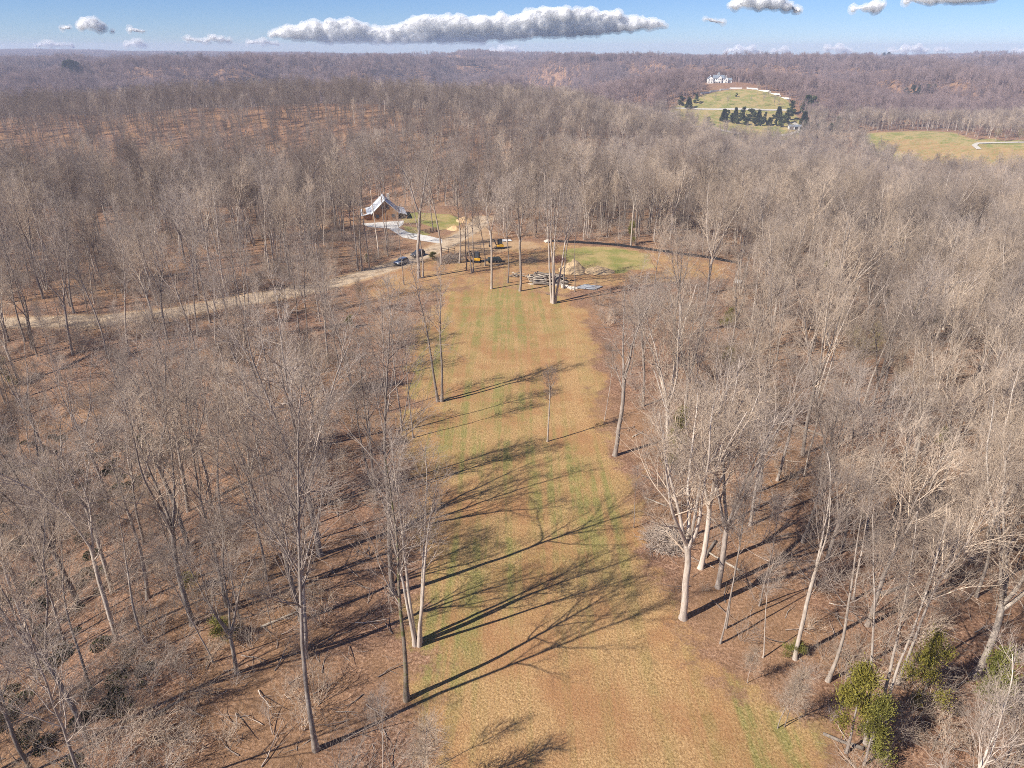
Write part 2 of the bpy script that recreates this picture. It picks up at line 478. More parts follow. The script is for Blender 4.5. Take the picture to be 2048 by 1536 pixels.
VV = np.stack([X, Y, Z], -1).reshape(-1, 3)
for k, nm in enumerate(['forest_floor', 'mown_strip', 'yard', 'cabin_lawn', 'gravel_road', 'hill_lawn', 'field', 'driveway']):
    f = Q[cls == k]
    if not len(f): continue
    u, inv = np.unique(f, return_inverse=True)
    me = mesh_np(nm, VV[u], inv.reshape(-1, 4), M_GROUND)
    for an, arr in (('mask_a', mA), ('mask_b', mB)):
        at = me.attributes.new(an, 'FLOAT_COLOR', 'POINT')
        at.data.foreach_set('color', arr.reshape(-1, 4)[u].ravel())
    tag(link_mesh(nm, me), kind='structure')

# ------------------------------------------------------------------ bare trees
UP = np.array([0, 0, 1.0])
def nrm(a): return a / np.maximum(np.linalg.norm(a, axis=-1, keepdims=True), 1e-9)

def tubes(P, R, n):
    N, s1, _ = P.shape
    T = np.gradient(P, axis=1); T = nrm(T)
    av = nrm(P[:, -1] - P[:, 0])
    ref = np.where(np.abs(av[:, 2:3]) > 0.8, np.array([1.0, 0, 0]), UP)
    U = nrm(np.cross(av, ref))[:, None, :] * np.ones((1, s1, 1))
    W = nrm(np.cross(T, U)); U = np.cross(W, T)
    a = np.arange(n) * 2 * PI / n
    ring = U[:, :, None, :] * np.cos(a)[None, None, :, None] + W[:, :, None, :] * np.sin(a)[None, None, :, None]
    V = P[:, :, None, :] + ring * R[:, :, None, None]
    i = np.arange(N * s1 * n).reshape(N, s1, n); j = np.roll(i, -1, 2)
    F = np.stack([i[:, :-1], j[:, :-1], j[:, 1:], i[:, 1:]], -1).reshape(-1, 4)
    return V.reshape(-1, 3), F

def walk(p0, d0, L, seg, wig, trop, rng):
    N = len(p0); P = np.zeros((N, seg + 1, 3)); P[:, 0] = p0; d = nrm(d0)
    st = (np.asarray(L) / seg)[:, None]
    for k in range(seg):
        d = nrm(d + rng.normal(0, wig, (N, 3)) + UP * trop)
        P[:, k + 1] = P[:, k] + d * st
    return P

def spawn(P, R, k, t0, t1, ang, length, seg, wig, trop, rf, r_max, r_tip, rng):
    N, s1, _ = P.shape; s = s1 - 1
    t = t0 + (t1 - t0) * (np.arange(k)[None, :] + rng.random((N, k))) / k
    f = np.clip(t * s, 0, s - 1e-4); i = f.astype(int); u = (f - i)[..., None]
    ii = np.arange(N)[:, None]
    pos = P[ii, i] * (1 - u) + P[ii, i + 1] * u
    tan = nrm(P[ii, i + 1] - P[ii, i])
    rad = R[ii, i] * (1 - u[..., 0]) + R[ii, i + 1] * u[..., 0]
    ref = np.where(np.abs(tan[..., 2:3]) > 0.8, np.array([1.0, 0, 0]), UP)
    U = nrm(np.cross(tan, ref)); W = np.cross(tan, U)
    az = (np.arange(k)[None, :] * 2.4 + rng.random((N, 1)) * 6.3 + rng.normal(0, 0.5, (N, k)))[..., None]
    a = np.radians(ang + rng.normal(0, 9, (N, k)))[..., None]
    d = np.cos(a) * tan + np.sin(a) * (np.cos(az) * U + np.sin(az) * W)
    PL = np.linalg.norm(np.diff(P, axis=1), axis=-1).sum(1)[:, None]
    L = length(t, PL) * rng.uniform(0.65, 1.25, (N, k))
    C = walk(pos.reshape(-1, 3), d.reshape(-1, 3), L.ravel(), seg, wig, trop, rng)
    r0 = np.minimum(rad * rf, r_max).ravel()
    rr = r0[:, None] + (np.minimum(r_tip, r0) - r0)[:, None] * (np.linspace(0, 1, seg + 1) ** 0.8)[None, :]
    return C, rr

def cat(lst):
    V, F, o = [], [], 0
    for v, f in lst:
        V.append(v); F.append(f + o); o += len(v)
    return np.vstack(V), np.vstack(F)

def stem(p, d, L, r0, r1, rng, wig=0.035, trop=0.03, seg=14, flare=True):
    P = walk(np.array([p], float), np.array([d], float), [L], seg, wig, trop, rng)[0]
    t = np.linspace(0, 1, seg + 1)
    R = r0 + (r1 - r0) * t ** 0.85
    if flare: R = R * (1 + 0.55 * np.exp(-t * 30))
    return P, R

def make_stems(kind, H, r, rng):
    """main stems of a tree: list of (points, radii, first t that carries limbs)"""
    out = []
    if kind in ('tall', 'slender', 'sapling'):
        P, R = stem((0, 0, -0.3), (rng.normal(0, .03), rng.normal(0, .03), 1), H, r, 0.03, rng)
        out.append((P, R, {'tall': 0.42, 'slender': 0.58, 'sapling': 0.30}[kind]))
    elif kind == 'topped':
        P, R = stem((0, 0, -0.3), (0, 0, 1), H * 0.72, r, r * 0.62, rng, 0.02)
        out.append((P, R, 0.72))
        for a in (0.4, 2.6, 4.4):
            P2, R2 = stem(P[-2], (0.25 * math.cos(a), 0.25 * math.sin(a), 1), H * 0.28, r * 0.4, 0.03, rng, 0.08, 0.03, 14, False)
            out.append((P2, R2, 0.1))
    elif kind in ('fork', 'broad'):
        hf = H * (rng.uniform(0.36, 0.5) if kind == 'fork' else rng.uniform(0.27, 0.38))
        P, R = stem((0, 0, -0.3), (rng.normal(0, .03), rng.normal(0, .03), 1), hf, r, r * 0.78, rng)
        out.append((P, R, 0.86))
        n = rng.integers(2, 4) if kind == 'fork' else rng.integers(4, 6)
        a0 = rng.random() * 6.3
        for k in range(n):
            a = a0 + k * 2 * PI / n + rng.normal(0, .25); ln = rng.uniform(.18, .34) if kind == 'fork' else rng.uniform(.28, .62)
            P2, R2 = stem(P[-1 - (k % 2)], (ln * math.cos(a), ln * math.sin(a), 1), (H - hf) * rng.uniform(.85, 1.08), r * 0.58, 0.03, rng, 0.06, 0.035, 14, False)
            out.append((P2, R2, 0.16))
    elif kind in ('twin', 'multi'):
        n = 2 if kind == 'twin' else rng.integers(3, 5)
        for k in range(n):
            a = (0 if k == 0 else PI) if n == 2 else k * 2 * PI / n + 0.5
            ln = 0.09 if n == 2 else rng.uniform(.05, .14)
            P, R = stem((0.28 * math.cos(a), 0.28 * math.sin(a), -0.3), (ln * math.cos(a), ln * math.sin(a), 1), H * rng.uniform(.86, 1.0), r * 0.78, 0.03, rng, 0.03, 0.012)
            out.append((P, R, 0.46))
    elif kind == 'snag':
        P, R = stem((0, 0, -0.3), (rng.normal(0, .06), rng.normal(0, .06), 1), H, r, r * 0.6, rng, 0.03)
        out.append((P, R, 0.8))
    return out

def make_tree(kind, H, r, seed, dens=1.0, spread=1.0):
    """-> (trunk V,F), (crown V,F)"""
    rng = np.random.default_rng(seed)
    stems = make_stems(kind, H, r, rng)
    trunk, crown = [], []
    nl = len(stems)
    for si, (P, R, t0) in enumerate(stems):
        trunk.append(tubes(P[None], R[None], 9 if R[0] > 0.15 else 6))
        sl = np.linalg.norm(np.diff(P, axis=0), axis=1).sum()
        if kind == 'snag': k1, l1 = 4, 1.2
        elif kind == 'sapling': k1, l1 = 16, 0.22 * H
        elif kind == 'slender': k1, l1 = 14, 0.21 * H
        elif kind == 'topped': k1, l1 = 7, 0.14 * H
        elif kind == 'tall': k1, l1 = 17, 0.27 * H
        elif kind == 'fork': k1, l1 = (9, 0.24 * H) if si else (2, 0.18 * H)
        elif kind == 'broad': k1, l1 = (8, 0.25 * H) if si else (2, 0.16 * H)
        else: k1, l1 = (16 if nl == 2 else 11), 0.17 * H
        l1 *= spread
        ang1 = {'sapling': 40, 'topped': 50, 'tall': 37, 'broad': 34}.get(kind, 33)
        A, RA = spawn(P[None], R[None], k1, t0, 0.985, ang1, lambda t, PL: l1 * (1.1 - 0.72 * (t - t0) / (1.0 - t0)), 7, 0.085, 0.06, 0.60, 0.13, 0.014, rng)
        crown.append(tubes(A, RA, 5))
        B, RB = spawn(A, RA, max(3, int(7 * dens)), 0.2, 0.98, 36, lambda t, PL: PL * (0.58 - 0.25 * t), 4, 0.10, 0.055, 0.64, 0.056, 0.011, rng)
        crown.append(tubes(B, RB, 4))
        C, RC = spawn(B, RB, 4, 0.15, 0.98, 36, lambda t, PL: np.maximum(PL * (0.66 - 0.25 * t), 0.7), 3, 0.11, 0.045, 0.72, 0.027, 0.009, rng)
        crown.append(tubes(C, RC, 3))
        D, RD = spawn(C, RC, 2, 0.2, 1.0, 33, lambda t, PL: np.maximum(PL * 0.7, 0.75), 2, 0.10, 0.03, 0.8, 0.0125, 0.005, rng)
        crown.append(tubes(D, RD, 3))
    return cat(trunk), cat(crown)

def make_lod(H, r, rng, fat=1.0):
    kind = rng.choice(['tall', 'fork', 'broad', 'fork'])
    L = []
    for si, (P, R, t0) in enumerate(make_stems(kind, H, r, rng)):
        L.append(tubes(P[None, ::3], np.maximum(R[None, ::3], 0.05) * fat, 4))
        A, RA = spawn(P[None], R[None], 9 if kind == 'tall' else 6, t0, 0.98, 42, lambda t, PL: 0.24 * H * (1.05 - 0.7 * t), 3, 0.1, 0.06, 0.6, 0.11, 0.04, rng)
        L.append(tubes(A, RA * fat, 3))
        B, RB = spawn(A, RA, 6, 0.2, 1.0, 42, lambda t, PL: np.maximum(PL * 0.5, 1.0), 2, 0.15, 0.04, 0.7, 0.06, 0.022, rng)
        L.append(tubes(B, RB * fat, 3))
        C, RC = spawn(B, RB, 4, 0.2, 1.0, 42, lambda t, PL: np.maximum(PL * 0.55, 0.8), 1, 0.15, 0.03, 0.7, 0.036, 0.018, rng)
        L.append(tubes(C, RC * fat, 3))
    return cat(L)

# prototypes: (kind, height, trunk radius, seed, trunk material, crown material, word for labels)
SPEC = [
    ('tall', 27, 0.216, 101, M_BARK, M_TWIG, 'straight'), ('tall', 25, 0.192, 102, M_BARK, M_TWIG, 'straight'),
    ('tall', 28, 0.240, 103, M_BARK_PALE, M_TWIG, 'straight'), ('tall', 24, 0.176, 104, M_BARK, M_TWIG_TAN, 'straight'),
    ('fork', 26, 0.256, 105, M_BARK, M_TWIG, 'forked'), ('fork', 25, 0.240, 106, M_BARK_PALE, M_TWIG, 'forked'),
    ('fork', 27, 0.272, 107, M_BARK, M_TWIG_TAN, 'forked'), ('broad', 25, 0.304, 108, M_BARK_PALE, M_TWIG_TAN, 'spreading'),
    ('broad', 24, 0.288, 109, M_BARK, M_TWIG, 'spreading'), ('twin', 25, 0.224, 110, M_BARK, M_TWIG, 'twin-stemmed'),
    ('multi', 24, 0.208, 111, M_BARK_PALE, M_TWIG_TAN, 'many-stemmed'), ('slender', 21, 0.120, 112, M_BARK, M_TWIG, 'slender'),
    ('slender', 18, 0.096, 113, M_BARK_PALE, M_TWIG, 'slender'), ('sapling', 10, 0.056, 114, M_BARK, M_TWIG, 'young'),
    ('sapling', 8, 0.048, 115, M_BARK_PALE, M_TWIG_TAN, 'young'), ('sapling', 12, 0.072, 116, M_BARK, M_TWIG, 'young'),
    ('snag', 13, 0.160, 117, M_BARK_PALE, M_TWIG, 'broken'),
]
PROTO = []
for (kind, H, r, sd, tm, cm, word) in SPEC:
    (tv, tf), (cv, cf) = make_tree(kind, H, r, sd)
    PROTO.append(dict(kind=kind, H=H, trunk=mesh_np('trunk', tv, tf, tm), crown=mesh_np('crown', cv, cf, cm), tone='pale' if tm is M_BARK_PALE else 'grey', word=word))

def place_tree(pr, loc, H, rz, label=None, group=None, lean=(0, 0), fat=1.0, name='bare_tree'):
    o = empty(name, loc, rz)
    s = H / pr['H']; o.scale = (s * fat, s * fat, s)
    o.rotation_euler = (lean[0], lean[1], rz)
    link_mesh('trunk', pr['trunk'], o); link_mesh('crown', pr['crown'], o)
    tag(o, label, 'tree', group)
    return o

def hero(kind, r, seed, spread=1.0, dens=1.0, tm=None, cm=None, base_h=25):
    (tv, tf), (cv, cf) = make_tree(kind, base_h, r, seed, dens, spread)
    return dict(kind=kind, H=base_h, trunk=mesh_np('trunk', tv, tf, tm or M_BARK), crown=mesh_np('crown', cv, cf, cm or M_TWIG), tone='', word='')

def tree_at(pr, bx, by, ty, label, rz=0.0, fat=1.0, lean=(0, 0)):
    """base pixel from the photograph, height from the pixel row of its top"""
    b = ground(bx, by); d = math.hypot(b.x, b.y)
    dd = b.y; c = (768 - ty) / FPX
    k = (-math.sin(PITCH) + c * math.cos(PITCH)) / (math.cos(PITCH) + c * math.sin(PITCH))
    H = max(5.0, CAM_H + k * dd - b.z)
    place_tree(pr, b, H, rz, label, 'trees the photograph shows singly', lean, fat)
    HERO_XY.append((b.x, b.y))
HERO_XY = []
P_ = {k: i for i, k in enumerate(['t0', 't1', 'tp', 't3', 'f0', 'fp', 'f2', 'bp', 'b1', 'tw', 'mp', 's0', 'sp', 'y0', 'yp', 'y2', 'sn'])}
pk = lambda k: PROTO[P_[k]]
big_beech = hero('broad', 0.357, 201, 1.1, 1.15, M_BARK_PALE, M_TWIG_TAN)
vtwin = hero('twin', 0.306, 202, 0.8, 1.0)
triple = hero('fork', 0.306, 203, 1.0)
topped = hero('topped', 0.255, 204, 1.0, 1.0, M_BARK_PALE)
multi1 = hero('multi', 0.289, 205, 1.0, 1.0, M_BARK_PALE)
mossy = hero('tall', 0.255, 206, 1.1, 1.0, M_BARK_MOSS)
tallone = hero('tall', 0.238, 207, 1.15, 1.0)
fork2 = hero('fork', 0.289, 208, 1.15)
pole = hero('slender', 0.145, 209, 0.8, 0.9, M_BARK_PALE)
for a in [
    (vtwin, 880, 803, 500, 'twin-trunked tree leaning apart in a V at the left edge of the mown strip', 0.0),
    (topped, 1095, 883, 728, 'short thick tree with cut top standing alone in the mown strip', 0.3),
    (triple, 1230, 911, 555, 'tall forked tree at the right edge of the mown strip, opposite the lone cut tree', 0.4),
    (pk('sp'), 1209, 840, 690, 'slender pale tree just behind the forked tree on the right edge', 0.0),
    (big_beech, 1366, 1236, 770, 'big pale smooth-barked tree with spreading crown at the lower right edge of the strip', 0.9),
    (pk('sp'), 1440, 1287, 985, 'thin pale tree right of the big pale spreading tree', 0.5),
    (pk('s0'), 1452, 1256, 960, 'thin grey tree close behind the thin pale one, beside the big pale tree', 2.1),
    (multi1, 835, 1288, 880, 'many-stemmed tree whose long shadow crosses the lower mown strip', 0.2),
    (mossy, 813, 1400, 935, 'dark mossy-trunked tree nearest the bottom at the left edge of the strip', 1.0),
    (tallone, 785, 1188, 625, 'very tall straight tree left of the many-stemmed one by the strip', 0.0),
    (pk('t0'), 632, 1500, 740, 'tall dark tree rising from the bottom edge left of the mown strip', 0.5, .85),
    (multi1, 1107, 606, 330, 'pale many-stemmed tree in front of the log pile', 0.9),
    (pk('t0'), 1127, 577, 372, 'dark straight tree rising against the log pile', 0.0),
    (pk('fp'), 983, 578, 335, 'pale forked tree in the row before the machines, left of the log pile', 0.0),
    (fork2, 1040, 582, 350, 'dark forked tree beside the small heap of cut logs', 1.7),
    (pk('t1'), 1016, 566, 372, 'straight dark tree between the pale forked tree and the log heaps', 0.0),
    (pk('t0'), 933, 541, 390, 'dark trunk left of the near excavator', 2.0),
    (pk('tw'), 945, 545, 350, 'pair-stemmed dark tree in front of the near excavator', 0.8),
    (pk('tp'), 919, 526, 318, 'straight pale tree right of the rail fence by the brush heap', 1.2),
    (pk('tp'), 882, 529, 270, 'thick pale straight tree between the parked cars and the brush heap', 0.3),
    (fork2, 838, 556, 262, 'big many-limbed tree in front of the parked cars', 0.6),
    (pk('t1'), 846, 553, 350, 'second trunk close right of the big tree before the parked cars', 0.6),
    (pk('s0'), 808, 569, 390, 'slender tree at the road edge below the parked cars', 0.6),
    (pk('tp'), 970, 532, 392, 'pale thin tree between the two excavators', 0.0),
    (pk('t3'), 716, 541, 300, 'left one of the two tall trunks beside the gravel road bend', 0.0),
    (pk('t0'), 724, 541, 305, 'right one of the two tall trunks beside the gravel road bend', 0.4),
    (pk('s0'), 740, 540, 290, 'tall trunk on the far road verge below the cabin', 0.7),
    (pk('s0'), 776, 512, 270, 'slender straight tree on the bank between the cabin and the parked cars', 1.7),
    (pk('sp'), 757, 516, 285, 'slender pale trunk on the bank in front of the cabin', 1.7),
    (pk('t3'), 866, 462, 290, 'straight tree standing on the cabin lawn by the rail gate', 1.1),
    (pk('s0'), 1150, 583, 410, 'thin leaning tree beside the grey tarpaulin', 1.1),
    (pk('f0'), 1286, 812, 540, 'dark forked pair right of the strip behind the tall forked tree', 0.8),
    (pk('t1'), 1360, 735, 470, 'straight tree right of the strip level with the long shadow', 0.8),
    (pk('s0'), 1268, 1056, 935, 'thin bare pole at the right edge in the middle of the strip', 0.8),
    (pk('yp'), 1494, 1366, 1292, 'small pale young tree with round crown at the lower right strip edge', 0.3),
    (pk('yp'), 1555, 1456, 1335, 'left one of two pale saplings at the lower right strip edge', 1.3),
    (pk('y0'), 1569, 1453, 1330, 'right one of two pale saplings at the lower right strip edge', 2.3),
    (pk('sp'), 1526, 1316, 1110, 'slender leaning young tree above the small round sapling', 2.3),
    (pk('fp'), 1590, 1318, 930, 'pale forked tree in the right wood level with the big pale tree', 1.3),
    (pk('tp'), 1655, 1362, 960, 'tall pale trunk just behind the big green cedar', 0.5),
    (pk('mp'), 1740, 1490, 1000, 'pale many-stemmed tree right of the big green cedar', 0.2),
    (pole, 1706, 1200, 885, 'white leaning pole tree in the right wood', 0.2),
    (pk('fp'), 225, 1186, 800, 'pale thick forked tree at the edge of the dark gully on the left', 0.2),
    (pk('f2'), 385, 1250, 770, 'leaning forked tree with pale lower trunk left of the strip', 1.2),
    (pk('bp'), 520, 1052, 735, 'pale spreading tree in the left wood level with the strip middle', 1.2),
    (pk('t1'), 508, 858, 560, 'straight dark trunk below the road in the left wood', 1.2),
    (pk('b1'), 640, 1110, 620, 'large pale spreading tree in the left wood with low forks', 2.2),
    (pk('tw'), 745, 985, 640, 'twin pale trunks just left of the mown strip', 2.2),
    (pk('t0'), 752, 1000, 700, 'dark trunk close beside the twin pale trunks', 2.2),
    (pk('s0'), 826, 875, 640, 'thin dark tree at the left strip edge below the V-shaped pair', 2.2),
    (pk('s0'), 805, 862, 560, 'slender tree left of the V-shaped pair', 1.2),
    (pk('tp'), 1605, 1085, 760, 'pale straight tree in the right wood beyond the big pale tree', 1.2),
    (pk('bp'), 1830, 900, 660, 'large pale spreading tree in the right wood near the frame edge', 1.2),
    (pk('sp'), 765, 1590, 1400, 'pale bushy-topped tree cut by the bottom edge left of the strip', 0.4),
    (pk('yp'), 842, 1600, 1430, 'pale young crown rising from the bottom edge beside the strip', 1.4),
    (pk('fp'), 1500, 1050, 735, 'pale forked tree behind the big pale spreading tree', 3.0),
]:
    tree_at(*a)

# ---- where the rest of the wood grows
NO_TREES = [(STRIP, 2.0), (YARD, 0.5), (CABIN_YARD, 1.0), (GREEN, 2), (LAWN, 2), (FIELD, 6), (HILL_LAWN, 4)]
THIN = [(560, 640), (700, 560), (800, 500), (735, 440), (700, 420), (740, 395), (810, 400), (960, 425), (1010, 470), (1000, 560), (850, 620), (830, 700), (700, 720), (600, 700)]
OPEN_LEFT = [(700, 1536), (640, 1100), (690, 900), (720, 740), (830, 640), (860, 900), (860, 1536)]
OPEN_RIGHT = [(1215, 640), (1330, 640), (1330, 900), (1300, 1090), (1560, 1330), (1700, 1536), (1500, 1536), (1250, 1050), (1220, 850)]
KEEP_CLEAR = [[(700, 400), (820, 385), (830, 450), (880, 480), (860, 545), (780, 545), (700, 470)], [(1000, 460), (1310, 470), (1470, 520), (1470, 580), (1200, 640), (960, 600)]]

def scatter(x0, x1, y0, y1, spacing, rng, clump=60.0, rmin=0.5, low=0.25):
    """uneven random points, about one per spacing^2, none closer than rmin*spacing, thinner and thicker in drifts"""
    n = int((x1 - x0) * (y1 - y0) / spacing ** 2 * 1.9)
    x = rng.uniform(x0, x1, n); y = rng.uniform(y0, y1, n)
    k = (np.abs(x) < 0.82 * np.maximum(y, 0) + 40) & (rng.random(n) < low + 0.95 * sm(.30, .62, fbm(x / clump + 31, y / clump + 8, 3)))
    x, y = x[k], y[k]; r = spacing * rmin; cell = {}; keep = np.ones(len(x), bool)
    ci = np.floor(x / r).astype(int); cj = np.floor(y / r).astype(int)
    for i in range(len(x)):
        a, b = int(ci[i]), int(cj[i]); hit = False
        for da in (-1, 0, 1):
            for db in (-1, 0, 1):
                j = cell.get((a + da, b + db))
                if j is not None and (x[i] - x[j]) ** 2 + (y[i] - y[j]) ** 2 < r * r: hit = True
        if hit: keep[i] = False
        else: cell[(a, b)] = i
    return x[keep], y[keep]

rng = np.random.default_rng(33)
tx, ty = scatter(-420, 420, 14, 420, 5.9, rng, 26.0, .45, .30)
def wood_filter(tx, ty, keep_near=True):
    z = height(tx, ty)
    ok = np.abs(tx) < 0.80 * np.maximum(ty, 0) + 34
    for poly, mg in NO_TREES: ok &= sdf(poly, tx, ty) < -mg
    ok &= seg_dist(ROAD, tx, ty) > 4.0
    px, py, dep = project(tx, ty, z)
    thin = inside(np.array(THIN), px, py); ok &= ~(thin & (rng.random(len(tx)) > 0.22))
    ol = inside(np.array(OPEN_LEFT), px, py); ok &= ~(ol & (rng.random(len(tx)) > 0.28))
    orr = inside(np.array(OPEN_RIGHT), px, py); ok &= ~(orr & (rng.random(len(tx)) > 0.45))
    return ok
ok = wood_filter(tx, ty)
# the ravine and left wood stand wider apart than the right wood
ok &= ~((tx < -5) & (ty < 230) & (rng.random(len(tx)) > np.where(ty > 75, 0.85, 0.95)))
ok &= ~((tx < 0) & (tx > -48) & (ty < 50) & (rng.random(len(tx)) > 0.14))
pxx, pyy, _ = project(tx, ty, height(tx, ty))
ok &= ~((pxx < 720) & (pyy > 640) & (pyy < 1000) & (rng.random(len(tx)) > 0.62))
for hx, hy in HERO_XY: ok &= np.hypot(tx - hx, ty - hy) > 3.2
tx, ty = tx[ok], ty[ok]; tz = height(tx, ty)
hs = np.where(rng.random(len(tx)) < np.where(tx < 0, 0.48, 0.36), rng.uniform(6, 16, len(tx)), rng.uniform(17, 28.5, len(tx)))
# trees that would stand between the lens and the clearing's machines, cars and cabin stay low or go
px, py, dep = project(tx, ty, tz); qx, qy, _ = project(tx, ty, tz + hs)
block = np.zeros(len(tx), bool)
for poly in KEEP_CLEAR:
    for f in (0.35, 0.6, 0.85):
        bx_ = px + (qx - px) * f; by_ = py + (qy - py) * f
        block |= inside(np.array(poly, float), bx_, by_) & (ty < 240)
sel = ~(block & (rng.random(len(tx)) > 0.18))
tx, ty, tz, hs, px, py, qx, qy, dep = [a[sel] for a in (tx, ty, tz, hs, px, py, qx, qy, dep)]
small = hs < 17
big_ids = [i for i, s in enumerate(SPEC) if s[0] in ('tall', 'fork', 'broad', 'twin', 'multi')]
right_w = {'tall': 1, 'fork': 1.6, 'broad': 2.6, 'twin': 1, 'multi': 2.0}
left_w = {'tall': 2.4, 'fork': 1.8, 'broad': .8, 'twin': 1, 'multi': .5}
def pick_ids(n, right, small):
    wl = np.array([left_w[SPEC[i][0]] for i in big_ids]); wr = np.array([right_w[SPEC[i][0]] * (1.5 if SPEC[i][5] is M_TWIG_TAN else 1) for i in big_ids])
    a = rng.choice(big_ids, n, p=wl / wl.sum()); b = rng.choice(big_ids, n, p=wr / wr.sum())
    s_ids = [i for i, s in enumerate(SPEC) if s[0] in ('slender', 'sapling', 'snag')]
    c = rng.choice(s_ids, n, p=[.3, .25, .1, .08, .22, .05])
    return np.where(small, c, np.where(right, b, a))
ids = pick_ids(len(tx), tx > 10, small)
H0 = np.array([s[1] for s in SPEC], float)
rot = rng.random(len(tx)) * 2 * PI
# the largest in the picture become things of their own
top = np.clip(qy, 0, 1536); bot = np.clip(py, 0, 1536)
vis = np.where((px > -40) & (px < 2088) & (qy < 1500), np.abs(bot - top), 0) * hs / dep
order = np.argsort(-vis)
N_SINGLE = 300 - len(HERO_XY)
single = np.zeros(len(tx), bool); single[order[:N_SINGLE]] = True
ORD = ['first', 'second', 'third', 'fourth', 'fifth', 'sixth', 'seventh', 'eighth', 'ninth', 'tenth', 'eleventh', 'twelfth', 'thirteenth', 'fourteenth', 'fifteenth', 'sixteenth', 'seventeenth', 'eighteenth', 'nineteenth', 'twentieth']
ORD += ['twenty-' + o for o in ORD[:9]] + ['thirtieth'] + ['thirty-' + o for o in ORD[:9]]
si = np.where(single)[0]
band = np.clip(((1760 - np.clip(py[si], 0, 1760)) / 75).astype(int), 0, 30)
for side in (-1, 1):
    m0 = [k for k in range(len(si)) if (tx[si[k]] < 6) == (side < 0)]
    for rowi, bnd in enumerate(sorted({band[k] for k in m0})):
        mem = sorted([k for k in m0 if band[k] == bnd], key=lambda k: side * px[si[k]])
        for rank, k in enumerate(mem):
            i = si[k]; pr = PROTO[ids[i]]
            size = 'low' if hs[i] < 17 else 'tall'
            lab = f"{size} {pr['tone']} {pr['word']} tree, {ORD[rank]} {'left' if side < 0 else 'right'} of the strip, {ORD[rowi]} row from bottom"
            place_tree(pr, (tx[i], ty[i], tz[i] - 0.1), hs[i], rot[i], lab, 'bare trees of the near wood', (rng.normal(0, .035), rng.normal(0, .035)))

# ---- everything else in the wood: masses nobody could count, scattered with geometry nodes
def proto_collection(name, meshes):
    c = bpy.data.collections.new(name)
    for i, mes in enumerate(meshes):
        o = bpy.data.objects.new(f'{name}_{i:02d}', mes); c.objects.link(o)
    return c

def gn_scatter(name, pts, rotz, scl, index, coll, label, cat_, tilt=0.0):
    me = bpy.data.meshes.new(name)
    pts = np.asarray(pts, np.float32)
    me.vertices.add(len(pts)); me.vertices.foreach_set('co', pts.ravel())
    r3 = np.zeros((len(pts), 3), np.float32); r3[:, 2] = rotz
    if tilt: r3[:, :2] = RNG.normal(0, tilt, (len(pts), 2))
    s3 = np.asarray(scl, np.float32)
    if s3.ndim == 1: s3 = np.stack([s3] * 3, -1)
    a = me.attributes.new('rot', 'FLOAT_VECTOR', 'POINT'); a.data.foreach_set('vector', r3.ravel())
    a = me.attributes.new('scl', 'FLOAT_VECTOR', 'POINT'); a.data.foreach_set('vector', np.ascontiguousarray(s3).ravel())
    a = me.attributes.new('pick', 'INT', 'POINT'); a.data.foreach_set('value', np.asarray(index, np.int32))
    o = link_mesh(name, me)
    g = bpy.data.node_groups.new(name, 'GeometryNodeTree')
    g.interface.new_socket('Geometry', in_out='INPUT', socket_type='NodeSocketGeometry')
    g.interface.new_socket('Geometry', in_out='OUTPUT', socket_type='NodeSocketGeometry')
    n = g.nodes.new; gi = n('NodeGroupInput'); go = n('NodeGroupOutput')
    ci = n('GeometryNodeCollectionInfo'); ci.inputs['Collection'].default_value = coll
    ci.inputs['Separate Children'].default_value = True; ci.inputs['Reset Children'].default_value = True
    ip = n('GeometryNodeInstanceOnPoints'); ip.inputs['Pick Instance'].default_value = True
    def nattr(nm, t):
        k = n('GeometryNodeInputNamedAttribute'); k.data_type = t; k.inputs['Name'].default_value = nm; return k.outputs['Attribute']
    g.links.new(gi.outputs[0], ip.inputs['Points']); g.links.new(ci.outputs[0], ip.inputs['Instance'])
    e2r = n('FunctionNodeEulerToRotation'); g.links.new(nattr('rot', 'FLOAT_VECTOR'), e2r.inputs[0])
    g.links.new(e2r.outputs[0], ip.inputs['Rotation'])
    g.links.new(nattr('scl', 'FLOAT_VECTOR'), ip.inputs['Scale']); g.links.new(nattr('pick', 'INT'), ip.inputs['Instance Index'])
    g.links.new(ip.outputs[0], go.inputs[0])
    md = o.modifiers.new('scatter', 'NODES'); md.node_group = g
    tag(o, label, cat_, None, 'stuff')
    return o

def joined(pr, crown_mat=None):
    V1 = np.empty(len(pr['trunk'].vertices) * 3, np.float32); pr['trunk'].vertices.foreach_get('co', V1)
    V2 = np.empty(len(pr['crown'].vertices) * 3, np.float32); pr['crown'].vertices.foreach_get('co', V2)
    def fc(me):
        a = np.empty(len(me.loops), np.int32); me.loops.foreach_get('vertex_index', a); return a.reshape(-1, 4)
    F1, F2 = fc(pr['trunk']), fc(pr['crown'])
    me = mesh_np('whole', np.vstack([V1.reshape(-1, 3), V2.reshape(-1, 3)]), np.vstack([F1, F2 + len(V1) // 3]))
    me.materials.append(pr['trunk'].materials[0]); me.materials.append(crown_mat or pr['crown'].materials[0])
    mi = np.zeros(len(F1) + len(F2), np.int32); mi[len(F1):] = 1
    me.polygons.foreach_set('material_index', mi)
    return me
r = ~single
tail_shade_brown = rng.random(len(tx)) < np.where(tx < 10, .6, .2)
C_TREES2 = proto_collection('wood_kinds', [joined(p) for p in PROTO] + [joined(p, M_TWIG_SHADE_BROWN) for p in PROTO])
gn_scatter('woodland', np.stack([tx, ty, tz - 0.1], -1)[r], rot[r], (hs / H0[ids])[r], (ids + np.where(tail_shade_brown, len(PROTO), 0))[r], C_TREES2, 'bare grey wood round the clearing beyond the nearest trees', 'woodland', 0.035)

